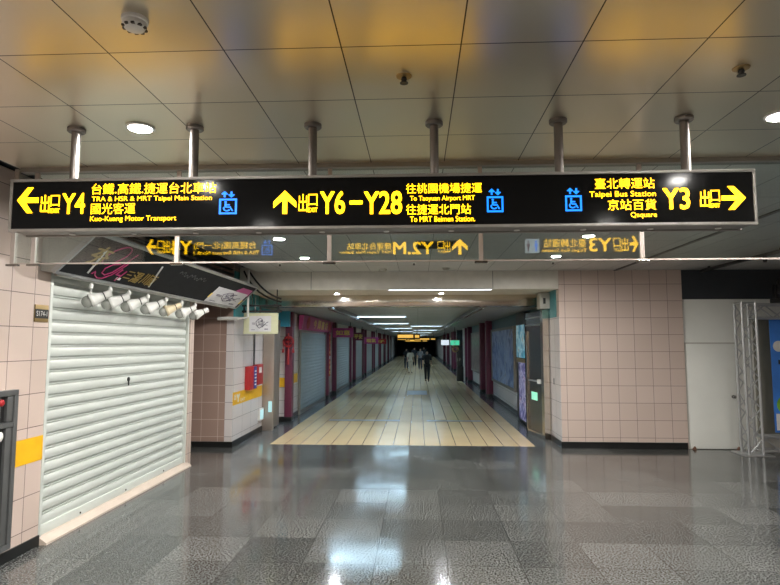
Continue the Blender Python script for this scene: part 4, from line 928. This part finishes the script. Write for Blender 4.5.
# ================================================================== PEOPLE deep in the corridor
def skin(name, verts, edges, m, parent, root=0, sub=2):
    me = bpy.data.meshes.new(name); me.from_pydata([v[0] for v in verts], edges, [])
    o = bpy.data.objects.new(name, me); COL.objects.link(o)
    md = o.modifiers.new('skin', 'SKIN'); md.use_smooth_shade = True
    for i, v in enumerate(me.skin_vertices[0].data):
        r = verts[i][1]; v.radius = r if isinstance(r, tuple) else (r, r); v.use_root = (i == root)
    o.modifiers.new('sub', 'SUBSURF').levels = sub
    dg = bpy.context.evaluated_depsgraph_get()
    nm = bpy.data.meshes.new_from_object(o.evaluated_get(dg)); bpy.data.objects.remove(o)
    for p in nm.polygons: p.use_smooth = True
    nm.materials.clear(); nm.materials.append(M[m])
    o = bpy.data.objects.new(name, nm); COL.objects.link(o); o.parent = parent
    return o
def person(x, y, h, rz, top, bottom, label, stride=0.14, long_hair=False):
    t = thing('person', (x, y, 0), label, 'person', 'people walking in the corridor'); t.rotation_euler.z = rz
    k = h / 1.70
    def P(a, b, c): return (a * k, b * k, c * k)
    s = stride
    # joints: x sideways, -y forward
    J = {'pel': (0, 0, .92), 'waist': (0, 0, 1.08), 'chest': (0, .01, 1.28), 'neck0': (0, .01, 1.41), 'neck': (0, -.005, 1.47), 'head0': (0, -.02, 1.54), 'head1': (0, -.02, 1.63)}
    for q, sg in (('L', -1), ('R', 1)):
        f_ = s * sg
        J.update({'hip' + q: (.085 * sg, 0, .88), 'knee' + q: (.09 * sg, -f_ * .55 - .02, .48), 'ank' + q: (.09 * sg, -f_ + .03, .09), 'toe' + q: (.10 * sg, -f_ - .11, .035),
                  'sh' + q: (.17 * sg, .01, 1.39), 'elb' + q: (.215 * sg, f_ * .5 + .03, 1.12), 'wri' + q: (.225 * sg, f_ * .9 - .04, .89), 'hand' + q: (.222 * sg, f_ * 1.0 - .06, .80)})
    R = {'pel': (.125, .09), 'waist': (.115, .08), 'chest': (.14, .095), 'neck0': (.07, .06), 'neck': .045, 'head0': (.068, .08), 'head1': (.072, .088), 'hip': .082, 'knee': .052, 'ank': .034, 'toe': .030, 'sh': .052, 'elb': .036, 'wri': .025, 'hand': (.022, .034)}
    def build(nm, names, edges, m, add=0.0, root=0):
        vs = []
        for n_ in names:
            key = n_ if n_ in R else n_[:-1]; r = R[key]; r = tuple((q + add) * k for q in (r if isinstance(r, tuple) else (r, r)))
            vs.append((P(*J[n_]), r))
        return skin(nm, vs, [(names.index(a), names.index(b)) for a, b in edges], m, t, root)
    nb_ = list(J); ed = [('pel', 'waist'), ('waist', 'chest'), ('chest', 'neck0'), ('neck0', 'neck'), ('neck', 'head0'), ('head0', 'head1')]
    for q in 'LR': ed += [('pel', 'hip' + q), ('hip' + q, 'knee' + q), ('knee' + q, 'ank' + q), ('ank' + q, 'toe' + q), ('chest', 'sh' + q), ('sh' + q, 'elb' + q), ('elb' + q, 'wri' + q), ('wri' + q, 'hand' + q)]
    build('body', nb_, ed, 'skin')
    build('shirt', ['pel', 'waist', 'chest', 'neck0', 'shL', 'shR', 'elbL', 'elbR'], [('pel', 'waist'), ('waist', 'chest'), ('chest', 'neck0'), ('chest', 'shL'), ('chest', 'shR'), ('shL', 'elbL'), ('shR', 'elbR')], top, 0.030, 1)
    build('trousers', ['pel', 'hipL', 'hipR', 'kneeL', 'kneeR', 'ankL', 'ankR'], [('pel', 'hipL'), ('pel', 'hipR'), ('hipL', 'kneeL'), ('hipR', 'kneeR'), ('kneeL', 'ankL'), ('kneeR', 'ankR')], bottom, 0.024, 0)
    for q in 'LR': build('shoe', ['ank' + q, 'toe' + q], [('ank' + q, 'toe' + q)], 'cloth_black', 0.012, 0)
    hv = [(P(0, .0, 1.665), tuple(v_ * k for v_ in (.075, .085))), (P(0, .035, 1.60), tuple(v_ * k for v_ in (.078, .062)))]
    if long_hair: hv.append((P(0, .06, 1.45), tuple(v_ * k for v_ in (.075, .04))))
    skin('hair', hv, [(i, i + 1) for i in range(len(hv) - 1)], 'hair', t)
    return t
PI = math.pi
person(0.46, 29.6, 1.62, 3.0, 'cloth_black', 'cloth_black', 'person in black shirt and trousers walking nearest in the corridor', 0.16)
person(-0.50, 37.5, 1.56, PI, 'cloth_beige', 'cloth_beige', 'person in beige clothes walking left of the corridor centre', 0.15, True)
person(-0.88, 43.0, 1.60, PI, 'cloth_black', 'cloth_navy', 'person in dark clothes beside the one in beige, at the far left', 0.12)
person(0.16, 42.5, 1.58, 0.0, 'cloth_grey', 'cloth_navy', 'person in grey top and dark trousers behind the nearest walker', 0.14)
person(-0.30, 48.0, 1.62, PI, 'cloth_navy', 'cloth_black', 'dark figure in the middle of the distant group', 0.10)
person(0.55, 54.0, 1.60, 0.0, 'cloth_black', 'cloth_black', 'distant dark figure partly behind the nearest walker', 0.12, True)
